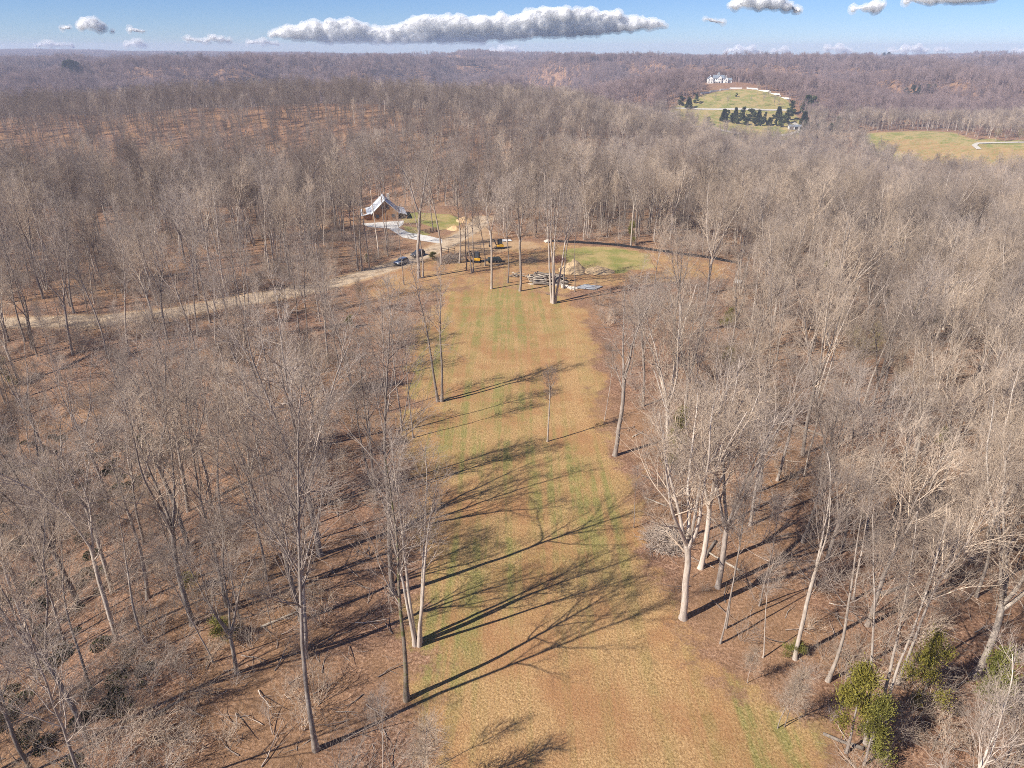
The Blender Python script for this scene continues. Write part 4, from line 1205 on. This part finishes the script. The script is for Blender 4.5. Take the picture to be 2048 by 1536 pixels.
# ------------------------------------------------------------------ logs, heaps and litter of the yard
def log_mesh(L, r, seed, mat):
    rg = np.random.default_rng(seed)
    P = np.stack([np.linspace(-L / 2, L / 2, 6), rg.normal(0, r * .25, 6), rg.normal(0, r * .2, 6)], -1)
    R = np.linspace(r * 1.05, r * .8, 6) * rg.uniform(.93, 1.07, 6)
    V, F = tubes(P[None], R[None], 9)
    n = len(V); V = np.vstack([V, P[0], P[-1]])
    i = np.arange(9); j = (i + 1) % 9
    cap = np.vstack([np.stack([i, j, np.full(9, n), np.full(9, n)], -1)])
    me = bpy.data.meshes.new('log')
    faces = [tuple(f) for f in F] + [(int(a), int(b), n) for a, b in zip(j, i)] + [(int(45 + a), int(45 + b), n + 1) for a, b in zip(i, j)]
    me.from_pydata([tuple(v) for v in V], [], faces); me.materials.append(mat); me.materials.append(M_LOG_END)
    for k, p in enumerate(me.polygons): p.material_index = 1 if k >= len(F) else 0; p.use_smooth = k < len(F)
    return me
LOGS = [log_mesh(3.6 + .5 * (k % 4), .17 + .035 * (k % 3), 600 + k, M_LOG if k % 3 else M_LOG_PALE) for k in range(8)]
def put_log(loc, rot, k, label, group, sc=1.0, name='log'):
    o = link_mesh(name, LOGS[k % 8]); o.location = loc; o.rotation_euler = rot; o.scale = (sc,) * 3
    return tag(o, label, 'log', group)
rl = random.Random(5)
pc = ground(1098, 566); LAB = 'grey felled log heaped in the big log pile behind the pale many-stemmed tree'
rows = [(13, 3.4), (12, 2.9), (10, 2.3), (8, 1.7), (6, 1.1), (3, .6)]
for lay, (n, half) in enumerate(rows):
    for k in range(n):
        yy = -half + 2 * half * (k + .5) / n
        for xx in ((-2.7, 1.9) if lay < 4 else (-1.2,)):
            if rl.random() < .12: continue
            x_ = pc.x + xx + rl.uniform(-.8, .8) - .25 * yy; y_ = pc.y + 1.5 + yy
            put_log((x_, y_, hz(x_, y_) + .2 + lay * .37 + rl.uniform(-.04, .1)), (rl.uniform(0, 6), rl.uniform(-.16, .16), rl.gauss(-.08, .38)), rl.randrange(8), LAB, 'logs of the big log pile')
sc_ = ground(1036, 553)
for k in range(9):
    x_ = sc_.x + rl.uniform(-1.3, 1.3); y_ = sc_.y + rl.uniform(-1, 1.4)
    put_log((x_, y_, hz(x_, y_) + .2 + .22 * (k // 3)), (rl.uniform(0, 6), rl.uniform(-.25, .25), rl.uniform(-1.2, 1.2)), k, 'grey log in the small jumbled heap left of the big log pile', 'logs of the small heap', .6)
for k, (a, b, s, lab) in enumerate([((988, 533), .1, .6, 'dark log lying just below the trailer'), ((1000, 530), .3, .5, 'short log by the right end of the trailer')]):
    g = ground(*a); put_log(g + Vector((0, 0, .15)), (0, 0, b), k + 1, lab, 'loose logs by the trailer', s)
for k, (bx, by, rz, s, lab) in enumerate([
    (1420, 1100, 1.0, .9, 'pale fallen pole above the big pale tree’s foot'.replace('’', "'")), (1448, 1125, 2.3, .8, 'pale fallen pole between the big pale tree and the twin poles'), (1625, 865, 2.2, .9, 'broken pale pole lying in the right wood below the upper cedars'),
    (1685, 1485, 2.7, .8, 'split pale pole lying under the big cedar'), (1310, 1005, 2.5, .6, 'short pale branch on the leaves right of mid strip'), (445, 820, .1, .9, 'pale log lying flat in the left wood below the road'), (430, 1162, .3, .6, 'short cut log by the holly in the left wood'),
    (1275, 870, .7, .5, 'short branch fallen beside the tall forked tree'), (1655, 905, 1.4, .8, 'thin fallen trunk in the middle of the right wood'), (1100, 590, 2.8, .5, 'crooked branch on the grass before the log pile'), (560, 1240, .6, .8, 'fallen limb in the lower left wood'), (330, 1420, .8, .7, 'dark fallen trunk in the bottom left corner wood'), (1790, 1180, .4, 1.2, 'long fallen trunk deep in the right wood'), (1930, 1010, .5, 1.0, 'fallen trunk by the right picture edge')]):
    g = ground(bx, by); put_log(g + Vector((0, 0, .14)), (0, 0, rz), (1, 3, 7)[k % 3], lab, 'fallen wood on the forest floor', s, 'fallen_log')

def mound(name, loc, rx, ry, h, mat, label, cat_, seed=0, kind=None):
    n = 28; g = np.linspace(-1.1, 1.1, n); a, b = np.meshgrid(g, g)
    d = np.hypot(a, b) + .5 * (fbm(a * 2 + seed, b * 2, 3) - .5)
    z = h * np.clip(1 - d, -.2, 1) ** 1.0 * (1 + .5 * (fbm(a * 5 + seed, b * 5 + 3, 3) - .5))
    x = loc[0] + a * rx; y = loc[1] + b * ry
    zz = height(x, y) + np.where(d < 1, z, -.25) - loc[2]
    i = np.arange(n * n).reshape(n, n); F = np.stack([i[:-1, :-1], i[:-1, 1:], i[1:, 1:], i[1:, :-1]], -1).reshape(-1, 4)
    me = mesh_np(name, np.stack([a * rx, b * ry, zz], -1).reshape(-1, 3), F, mat)
    o = link_mesh(name, me, None, loc); return tag(o, label, cat_, None, kind)
mound('earth_mound', ground(1146, 541), 4.0, 4.6, 2.9, M_SOIL, 'tan heap of bare earth right of the log pile', 'mound', 1)
mound('earth_mound', ground(1196, 543), 4.8, 3.2, 1.5, M_SOIL, 'low eroded earth bank right of the tan heap', 'mound', 5)
mound('straw_mound', ground(908, 458), 2.6, 3.0, 1.3, M_STRAW, 'orange straw heap beside the road at the lawn corner', 'mound', 9)
mound('straw_mound', ground(928, 441), 3.2, 4.0, 1.4, M_STRAW, 'orange straw heap at the far lawn edge near the wood', 'mound', 13)

def brush_heap(loc, R, H, n, label, mat=M_TWIG, seed=0):
    rg = np.random.default_rng(700 + seed)
    a = rg.random(n) * 6.3; d = R * np.sqrt(rg.random(n)); h = H * (1 - (d / R) ** 2) * rg.random(n)
    p = np.stack([d * np.cos(a), d * np.sin(a), h], -1)
    dr = rg.normal(0, 1, (n, 3)); dr[:, 2] *= .35
    A = walk(p, dr, rg.uniform(.5, 1.0, n) * R * .8, 3, .2, .0, rg); RA = np.linspace(.045, .012, 4)[None] * np.ones((n, 1))
    L = [tubes(A, RA, 3)]
    B, RB = spawn(A, RA, 4, .2, 1, 45, lambda t, PL: PL * .45, 2, .2, 0, .8, .02, .008, rg); L.append(tubes(B, RB, 3))
    V, F = cat(L); V[:, 2] = np.maximum(V[:, 2], -.05)
    o = link_mesh('brush_heap', mesh_np('brush_heap', V, F, mat), None, loc); return tag(o, label, 'brush heap', 'heaps of cut brush')
brush_heap(ground(1062, 523), 1.9, 1.1, 160, 'pale heap of cut branches beyond the log pile', M_TWIG_TAN, 1)
brush_heap(ground(1117, 522), 2.2, 1.3, 190, 'dark heap of roots and branches left of the tan earth', M_TWIG_RED, 2)
brush_heap(ground(900, 521), 3.6, 1.8, 320, 'large grey heap of cut branches by the leaning rail fence', M_TWIG, 3)
brush_heap(ground(1330, 1085), 2.4, 2.6, 420, 'dark tangle of brush round thin poles at the right strip edge', M_TWIG, 4)
place_evergreen(CEDARS[1], ground(866, 519) - Vector((0, 0, .6)), 2.6, 2.2, 1.0, 'pile of cut green cedar boughs left of the grey branch heap', None, 'cedar_boughs')

ST = [MB() for _ in range(3)]
stone_me = []
for k in range(3):
    bm = bmesh.new(); bmesh.ops.create_icosphere(bm, subdivisions=2, radius=.5)
    for v in bm.verts: v.co *= 1 + random.uniform(-.18, .18); v.co.z *= .7
    me = bpy.data.meshes.new('stone'); bm.to_mesh(me); bm.free(); me.materials.append(M_STONE); stone_me.append(me)
for m_ in ST: m_.bm.free()
for k in range(22):
    g = ground(1122 + k * 1.5 + rl.uniform(-3, 3), 573 + .22 * k + rl.uniform(-2, 3))
    o = link_mesh('stone', stone_me[k % 3], None, g + Vector((0, 0, .12))); o.scale = (rl.uniform(.5, 1.1),) * 3; o.rotation_euler = (0, 0, rl.random() * 6)
    tag(o, 'pale stone in the row of rubble between log pile and tarpaulin', 'stone', 'rubble stones')
g = ground(1093, 485); o = link_mesh('boulder', stone_me[0], None, g + Vector((0, 0, .35))); o.scale = (2.2, 1.8, 1.6); tag(o, 'white boulder at the left end of the silt fence', 'boulder')

def sheet(name, corners, mat, label, cat_, amp=.12, th=.05, n=18):
    c = [ground(*p) for p in corners]
    V = []
    for i in range(n):
        for j in range(n):
            u, v = i / (n - 1), j / (n - 1)
            p = (c[0] * (1 - u) + c[1] * u) * (1 - v) + (c[3] * (1 - u) + c[2] * u) * v
            V.append((p.x, p.y, hz(p.x, p.y) + .18 + amp * 3 * (float(fbm(p.x * .9, p.y * .9, 3)) - .4)))
    o0 = Vector(V[0]); V = np.array(V) - np.array(o0); i = np.arange(n * n).reshape(n, n)
    F = np.stack([i[:-1, :-1], i[:-1, 1:], i[1:, 1:], i[1:, :-1]], -1).reshape(-1, 4)
    o = link_mesh(name, mesh_np(name, V, F, mat), None, o0)
    md = o.modifiers.new('thick', 'SOLIDIFY'); md.thickness = th
    return tag(o, label, cat_)
sheet('tarpaulin', [(1148, 577), (1190, 581), (1206, 574), (1170, 570)], M_TARP, 'crumpled grey tarpaulin spread on the grass right of the log pile', 'tarpaulin')
sheet('white_board', [(1004, 484), (1024, 483), (1022, 480), (1004, 480)], M_WHITE, 'white sheet lying behind the yellow mini excavator', 'board', .03)
sheet('white_board', [(1466, 566), (1482, 570), (1486, 563), (1472, 560)], M_WHITE, 'white debris lying in the wood beyond the silt fence end', 'board', .1)

# ------------------------------------------------------------------ the estate on the far hill
def ribbon(name, pix, width, mat, lift=.25):
    W_ = [ground(*p) for p in pix]; pts = []
    for a, b in zip(W_[:-1], W_[1:]):
        n = max(2, int((b - a).length / 6))
        pts += [a + (b - a) * (k / n) for k in range(n)]
    pts.append(W_[-1]); V = []
    for i, p in enumerate(pts):
        t = (pts[min(i + 1, len(pts) - 1)] - pts[max(i - 1, 0)]); nn = Vector((-t.y, t.x)).normalized()
        for s in (-1, 0, 1):
            x, y = p.x + nn.x * s * width / 2, p.y + nn.y * s * width / 2
            V.append((x, y, hz(x, y) + lift))
    F = []
    for i in range(len(pts) - 1):
        for s in (0, 1): F.append((3 * i + s, 3 * i + s + 1, 3 * i + s + 4, 3 * i + s + 3))
    o = link_mesh(name, mesh_np(name, np.array(V), np.array(F), mat)); return tag(o, kind='structure')
ribbon('hill_drive', [(1350, 217), (1400, 218.5), (1450, 219), (1500, 219), (1560, 220), (1590, 223)], 6, M_GRAVEL, .5)
ribbon('lower_drive', [(1240, 248), (1330, 250), (1400, 254), (1440, 260), (1480, 268)], 7, M_GRAVEL, .5)
ribbon('garage_drive', [(1586, 246), (1596, 251), (1603, 257), (1596, 264), (1575, 270), (1555, 272)], 6, M_GRAVEL, .5)
ribbon('field_track', [(2048, 285), (1990, 286), (1955, 287), (1948, 291), (1958, 299)], 5, M_GRAVEL, .5)
def white_wall(pix, label):
    W_ = [ground(*p) for p in pix]; o = empty('garden_wall', W_[0]); tag(o, label, 'wall', 'white walls on the hill lawn')
    for a, b in zip(W_[:-1], W_[1:]):
        n = max(1, int((b - a).length / 14))
        for k in range(n):
            p = a + (b - a) * (k / n) - W_[0]; q_ = a + (b - a) * ((k + .93) / n) - W_[0]; p.z = hz(p.x + W_[0].x, p.y + W_[0].y) - W_[0].z; q_.z = hz(q_.x + W_[0].x, q_.y + W_[0].y) - W_[0].z
            d = q_ - p; ang = math.atan2(d.y, d.x); c = (p + q_) / 2
            MB().box((c.x, c.y, c.z + .8), (d.length, .5, 2.0), (0, 0, ang)).build('wall_panel', M_WHITE, o)
            MB().box((p.x, p.y, p.z + 1.0), (.9, .9, 2.5)).build('pier', M_WHITE, o)
white_wall([(1402, 188.5), (1420, 185), (1440, 181.5), (1460, 178.5), (1486, 177)], 'white wall curving up the hill to the mansion, left half')
white_wall([(1494, 177), (1515, 180), (1540, 186), (1560, 193), (1582, 203)], 'white wall running down the hill right of the mansion')

MX, MY = 309.0, 1150.0
man = empty('mansion', (MX, MY, hz(MX, MY) - .5), math.radians(-8)); man.scale = (.80, .80, .88)
tag(man, 'large white mansion with blue-grey roofs on the hilltop', 'mansion')
def block(x0, x1, y0, y1, h, hr, gable='y'):
    w = MB()
    if gable == 'y': w.prism([(x0, 0), (x1, 0), (x1, h), ((x0 + x1) / 2, h + hr), (x0, h)], y0, y1)
    else: w.prism([(y0, 0), (y1, 0), (y1, h), ((y0 + y1) / 2, h + hr), (y0, h)], x0, x1, 'x')
    wl = w.build('wall', M_WHITE, man)
    for s in (0, 1):
        if gable == 'y':
            xm = (x0 + x1) / 2; xe = (x0 - .6, x1 + .6)[s]; f = (abs(xe - xm) / ((x1 - x0) / 2))
            MB().prism([(xm + (.01, -.01)[s] * -1, h + hr + .05), (xm, h + hr + .45), (xe, h + hr - hr * f + .45), (xe, h + hr - hr * f + .05)], y0 - .5, y1 + .5).build('roof', M_SLATE, man)
        else:
            ym = (y0 + y1) / 2; ye = (y0 - .6, y1 + .6)[s]; f = (abs(ye - ym) / ((y1 - y0) / 2))
            MB().prism([(ym + (.01, -.01)[s] * -1, h + hr + .05), (ym, h + hr + .45), (ye, h + hr - hr * f + .45), (ye, h + hr - hr * f + .05)], x0 - .5, x1 + .5, 'x').build('roof', M_SLATE, man)
block(-22, -12, -7, 6, 7.5, 3.6)
block(-12, 8, -3, 8, 8.2, 4.6, 'x')
block(-3.5, 3.0, -6, 3, 9.0, 3.6)
block(8, 15, -6, 6, 6.6, 4.0)
block(15, 22, -3, 6, 5.4, 3.0, 'x')
for wx, wy, wz in [(-19.5, -7, 2.2), (-14.5, -7, 2.2), (-19.5, -7, 5.6), (-14.5, -7, 5.6), (-9.5, -3, 2.4), (-6.3, -3, 2.4), (-9.5, -3, 6.2), (-6.3, -3, 6.2), (-1.9, -6, 6.4), (1.4, -6, 6.4), (5.4, -3, 2.4), (5.4, -3, 6.2), (10, -6, 2.2), (13, -6, 2.2), (11.5, -6, 5.4), (17, -3, 2.6), (20, -3, 2.6)]:
    window(man, (wx, wy - .05, wz), 1.9, 2.3)
MB().box((0, -6.1, 1.6), (2.2, .2, 3.2)).build('door', M_DARK, man)
tw_ = MB().box((-2, 3, 14.2), (4, 4, 3.4)).build('cupola', M_WHITE, man)
MB().box((-2, 3, 16.6), (4.8, 4.8, 1.4), taper=.1).build('cupola_roof', M_SLATE, tw_)
MB().box((-2, .95, 14.3), (2.2, .12, 1.8)).build('cupola_window', M_GLASS, tw_)
for cx in (-17, 11.5): MB().box((cx, 3, 10.8), (1.2, 1.2, 3.4)).build('chimney', M_WHITE, man)
MB().box((-6.5, -5, 3.2), (9, 3.5, .3)).build('porch_roof', M_WHITE, man)
for cx in (-10.6, -7.8, -5.0, -2.6): MB().cyl((cx, -6.4, 0), (cx, -6.4, 3.1), .22).build('column', M_WHITE, man)

def small_house(pix, w, d, h, hr, wall, roof, label, name, bays=3, rz=0.0):
    p = ground(*pix); o = empty(name, (p.x, p.y, p.z - .2), rz); tag(o, label, 'building')
    MB().prism([(-d / 2, 0), (d / 2, 0), (d / 2, h), (0, h + hr), (-d / 2, h)], -w / 2, w / 2, 'x').build('wall', wall, o)
    for s in (-1, 1):
        e = s * (d / 2 + .5); f = (d / 2 + .5) / (d / 2)
        MB().prism([(-s * .01, h + hr + .03), (0, h + hr + .3), (e, h + hr - hr * f + .3), (e, h + hr - hr * f + .03)], -w / 2 - .5, w / 2 + .5, 'x').build('roof', roof, o)
    for k in range(bays):
        x = -w / 2 + w * (k + .5) / bays
        MB().box((x, -d / 2 - .03, h * .45), (w / bays * .72, .12, h * .8)).build('bay_door', M_DARK, o)
    return o
small_house((1591, 258), 17, 8, 3.4, 1.6, M_WHITE, M_SLATE, 'white garage with three dark bays between the pines', 'garage', 3, -.1)
small_house((1808, 236), 26, 11, 3.0, 2.0, M_STONE, M_ROOF, 'long low grey-roofed house beyond the valley field', 'farmhouse', 4, .05)
small_house((1562, 292), 12, 8, 4.0, 2.4, M_WHITE, M_WHITE, 'white roofed house peeping out of the wood below the garage', 'white_house', 3, .3)

# trees round the valley field
redtree = hero('broad', .40, 230, 1.3, 1.2, M_BARK, M_TWIG_RED)
budding = hero('broad', .36, 231, 1.2, 1.2, M_BARK, M_TWIG_GREEN)
syc = hero('broad', .42, 232, 1.2, .8, bark('bark_white', (.50, .48, .44), (.68, .66, .62), (.8, .78, .74)), M_BARK_PALE)
for pr, bx, by, H, lab in [(redtree, 1951, 281, 15, 'round reddish tree at the right end of the valley field'), (redtree, 2010, 283, 13, 'smaller reddish tree beside the track at the right edge'), (budding, 1990, 283, 13, 'yellowish budding tree right of the round reddish one'), (budding, 2036, 285, 14, 'budding tree at the right picture edge beyond the field'), (syc, 1700, 262, 22, 'white sycamore at the left end of the valley field'), (syc, 1742, 252, 20, 'white sycamore behind the valley field hedge'), (pk('b1'), 1916, 271, 18, 'grey spreading tree on the far edge of the valley field'),
    (budding, 1905, 470, 18, 'yellow-green budding tree high in the right wood'), (budding, 1720, 745, 9, 'yellowish budding tree in the middle of the right wood'), (redtree, 2010, 700, 17, 'mauve-twigged tree at the right picture edge')]:
    place_tree(pr, ground(bx, by), H, bx * .7, lab, 'trees of the valley', fat=1.15)
for k, (bx, by) in enumerate([(1430, 203), (1455, 211), (1407, 213), (1515, 190), (1536, 194), (1500, 214), (1525, 213), (1548, 212), (1567, 208), (1556, 217)]):
    place_tree(PROTO[(4, 8, 11)[k % 3]], ground(bx, by), 11 + k % 4 * 2, k, f'small bare tree on the hill lawn, {ORD[k]} of those below the mansion', 'bare trees on the hill lawn')

# ------------------------------------------------------------------ clouds: lumpy bodies of droplets far beyond the hills
m_cloud = bpy.data.materials.new('cloud_droplets'); m_cloud.use_nodes = True
cn = m_cloud.node_tree; cn.nodes.clear()
co_ = cn.nodes.new('ShaderNodeOutputMaterial'); cv_ = cn.nodes.new('ShaderNodeVolumePrincipled')
cv_.inputs['Color'].default_value = (.995, .995, .995, 1); cv_.inputs['Density'].default_value = 0.009
cv_.inputs['Anisotropy'].default_value = -0.2
cn.links.new(cv_.outputs[0], co_.inputs['Volume'])
m_veil = m_cloud.copy(); m_veil.name = 'cloud_veil'
for nd in m_veil.node_tree.nodes:
    if nd.type == 'PRINCIPLED_VOLUME': nd.inputs['Density'].default_value = 0.0050
m_core, cn2, cb2 = new_mat('cloud_heart')      # the dense heart of a cloud scatters light like a white matt body
cb2.inputs['Base Color'].default_value = (.94, .945, .95, 1); cb2.inputs['Roughness'].default_value = 1.0; cb2.inputs['Specular IOR Level'].default_value = 0.0
tr_ = cn2.nodes.new('ShaderNodeBsdfTranslucent'); tr_.inputs[0].default_value = (.96, .965, .97, 1); mx_ = cn2.nodes.new('ShaderNodeMixShader'); mx_.inputs[0].default_value = .52
cn2.links.new(cb2.outputs[0], mx_.inputs[1]); cn2.links.new(tr_.outputs[0], mx_.inputs[2]); cn2.links.new(mx_.outputs[0], [n for n in cn2.nodes if n.type == 'OUTPUT_MATERIAL'][0].inputs[0])
_bm = bmesh.new(); bmesh.ops.create_icosphere(_bm, subdivisions=2, radius=1.0)
_bm.verts.ensure_lookup_table(); ICO_V = np.array([v.co[:] for v in _bm.verts]); ICO_F = np.array([[v.index for v in f.verts] for f in _bm.faces]); _bm.free()
tex = bpy.data.textures.new('cloud_lumps', 'CLOUDS'); tex.noise_scale = 240; tex.noise_depth = 2
tex2 = bpy.data.textures.new('cloud_curls', 'CLOUDS'); tex2.noise_scale = 80; tex2.noise_depth = 2
def cloud(puffs, base, D, label, vox=30.0):
    """puffs: (px, py, radius px) circles seen in the photograph, at distance D; base: pixel row of the flat underside"""
    rg = random.Random(len(puffs) * 7 + int(puffs[0][0])); V, F, n = [], [], 0
    def at(px, py): d = ray(px, py); return np.array(d) * (D / d.y)
    o0 = at(puffs[0][0], base); top_ = min(p[1] - p[2] for p in puffs); H = (base - top_) * D / FPX
    for px, py, r in puffs:
        p = at(px, py); R = r * D / FPX; low = min(1.0, max(0.0, (py - top_) / max(base - top_, 1e-3)))
        p = p + np.array((0, (low - .45) * 0.45 * H, 0))           # crowns lean out towards the sun, the base lies back in their shade
        for q in range(6):
            off = np.array((rg.uniform(-1.25, 1.25), rg.uniform(-.9, .9), rg.uniform(-.25, .55))) * R * (q > 0)
            k = R * (1.0 if q == 0 else rg.uniform(.28, .62))
            V.append(ICO_V * (k * 1.25, k * 1.3, k * .82) + (p - o0 + off)); F.append(ICO_F + n); n += len(ICO_V)
    V = np.vstack(V); F = np.vstack(F)
    V[:, 2] = np.where(V[:, 2] < 0, V[:, 2] * .25, V[:, 2])
    me = mesh_np('cloud', V, F, m_core)
    o = link_mesh('cloud', me, None, Vector(o0) + Vector((0, 0, CAM_H)))
    a = o.modifiers.new('r', 'REMESH'); a.mode = 'VOXEL'; a.voxel_size = vox * D / 16000
    b = o.modifiers.new('d', 'DISPLACE'); b.texture = tex; b.strength = 150 * D / 16000; b.mid_level = .72
    c = o.modifiers.new('e', 'DISPLACE'); c.texture = tex2; c.strength = 30 * D / 16000; c.mid_level = .6
    root = empty('cloud', o.location); o.name = 'core'; o.parent = root; o.location = (0, 0, 0)
    v = link_mesh('veil', me.copy(), root); v.data.materials.clear(); v.data.materials.append(m_veil)
    for m in o.modifiers:
        w = v.modifiers.new(m.name, m.type)
        if m.type == 'REMESH': w.mode = 'VOXEL'; w.voxel_size = m.voxel_size
        else: w.texture = m.texture; w.strength = m.strength * 1.25; w.mid_level = .42
    tag(root, label, 'cloud', 'clouds over the hills')
def bank_puffs(top, base, seed, step=7):
    rg = random.Random(seed); tx_, ty_ = zip(*top); bx_, by_ = zip(*base); P = []; x = tx_[0]
    while x <= tx_[-1]:
        t = float(np.interp(x, tx_, ty_)) + rg.uniform(-2, 4); b = float(np.interp(x, bx_, by_)); r = min(rg.uniform(8, 15), max(3.0, (b - t) * .55))
        P.append((x, t + r, r)); y = t + 2 * r
        while y < b - 3: P.append((x + rg.uniform(-4, 4), y, min(rg.uniform(9, 13), max(4, b - y)))); y += 9
        x += step + rg.uniform(-2, 4)
    return P
bank = bank_puffs([(545, 66), (575, 50), (610, 46), (660, 40), (690, 37), (725, 45), (755, 54), (785, 58), (805, 46), (835, 32), (870, 33), (915, 28), (945, 36), (980, 32), (1010, 28), (1040, 26), (1085, 16), (1115, 13), (1140, 18), (1165, 11), (1195, 20), (1240, 28), (1290, 36), (1320, 42), (1338, 48)],
                  [(545, 76), (600, 82), (700, 92), (800, 96), (880, 92), (960, 86), (1060, 78), (1150, 76), (1260, 66), (1338, 54)], 3)
cloud(bank, 84, 16000, 'long bank of white cumulus with grey base over the middle horizon', 26)
cloud([(165, 52, 10), (180, 48, 12), (197, 54, 10), (222, 64, 5)], 66, 16000, 'round white cloud high over the left hills')
cloud([(262, 60, 6), (272, 61, 5), (281, 63, 5)], 68, 16000, 'small thin cloud right of the round left cloud')
cloud([(128, 57, 5), (137, 56, 6)], 62, 16000, 'tiny cloud left of the round left cloud')
cloud([(74, 92, 4), (84, 90, 5), (94, 88, 6), (104, 89, 6), (114, 90, 5), (124, 90, 5), (134, 91, 5), (143, 92, 4)], 96, 22000, 'low white cloud on the far left horizon')
cloud([(255, 90, 6), (272, 87, 7), (288, 91, 5)], 96, 22000, 'small low cloud on the left horizon')
cloud([(378, 79, 6), (390, 81, 6), (402, 82, 5), (414, 82, 5), (428, 76, 8), (440, 79, 8), (454, 82, 6)], 88, 18000, 'double white puff left of the long cloud bank')
cloud([(498, 86, 5), (508, 85, 5), (518, 84, 5), (528, 84, 6), (538, 86, 5), (550, 88, 5)], 92, 20000, 'thin pale cloud under the left end of the long bank')
cloud([(985, 104, 6), (1005, 101, 8), (1025, 100, 8), (1045, 105, 5)], 112, 26000, 'low cloud touching the horizon under the long bank')
cloud([(1475, 10, 11), (1495, 5, 14), (1520, 4, 16), (1548, 8, 14), (1575, 14, 11), (1598, 20, 7)], 26, 15000, 'white cloud cut by the upper picture edge, right of the bank')
cloud([(1710, 18, 7), (1728, 17, 9), (1748, 15, 11), (1760, 18, 7)], 26, 15000, 'small grey-white cloud high on the right')
cloud([(1818, 1, 8), (1833, -1, 10), (1848, -3, 12), (1863, -4, 12), (1879, -4, 13), (1895, -4, 13), (1911, -4, 13), (1927, -4, 12), (1943, -4, 12), (1959, -4, 11), (1974, -5, 10), (1988, -5, 8)], 9, 15000, 'flat grey cloud at the upper right picture corner')
cloud([(1412, 38, 4), (1420, 40, 4), (1428, 42, 5), (1437, 43, 4), (1445, 44, 4)], 49, 17000, 'faint wisp between the bank and the right clouds', 24)
cloud([(1455, 105, 5), (1475, 101, 8), (1500, 100, 8), (1518, 104, 5)], 112, 26000, 'low horizon cloud left of the mansion hill')
cloud([(1548, 104, 5), (1563, 101, 6), (1580, 105, 4)], 112, 26000, 'small horizon cloud above the mansion hill')
cloud([(1655, 98, 6), (1676, 96, 7), (1696, 102, 7)], 110, 26000, 'horizon cloud with curled top on the right')
cloud([(1785, 103, 6), (1806, 100, 7), (1830, 98, 8), (1850, 102, 7)], 111, 26000, 'wide horizon cloud over the far right pines')
cloud([(1874, 101, 4), (1881, 100, 5), (1889, 102, 4)], 110, 28000, 'faint low wisp right of the wide horizon cloud', 24)
cloud([(2032, 104, 5), (2046, 102, 6), (2062, 104, 6)], 111, 26000, 'low cloud at the right end of the horizon')

# ------------------------------------------------------------------ haze: the air between here and the horizon
hb = MB()
x0, x1, y0, y1 = GX[0] - 60, GX[-1] + 60, GY[0] - 60, GY[-1] + 60
z0, z1 = float(Z.min()) - 1.2, 78.0
hb.box(((x0 + x1) / 2, (y0 + y1) / 2, (z0 + z1) / 2), (x1 - x0, y1 - y0, z1 - z0))
m_haze = bpy.data.materials.new('haze_air'); m_haze.use_nodes = True
hn = m_haze.node_tree; hn.nodes.clear()
ho_ = hn.nodes.new('ShaderNodeOutputMaterial'); hv_ = hn.nodes.new('ShaderNodeVolumePrincipled')
hv_.inputs['Color'].default_value = (.66, .76, 1.0, 1); hv_.inputs['Density'].default_value = 0.00015
hn.links.new(hv_.outputs[0], ho_.inputs['Volume'])
tag(hb.build('haze', m_haze), 'faint blue haze lying over the far hills', 'haze', None, 'stuff')
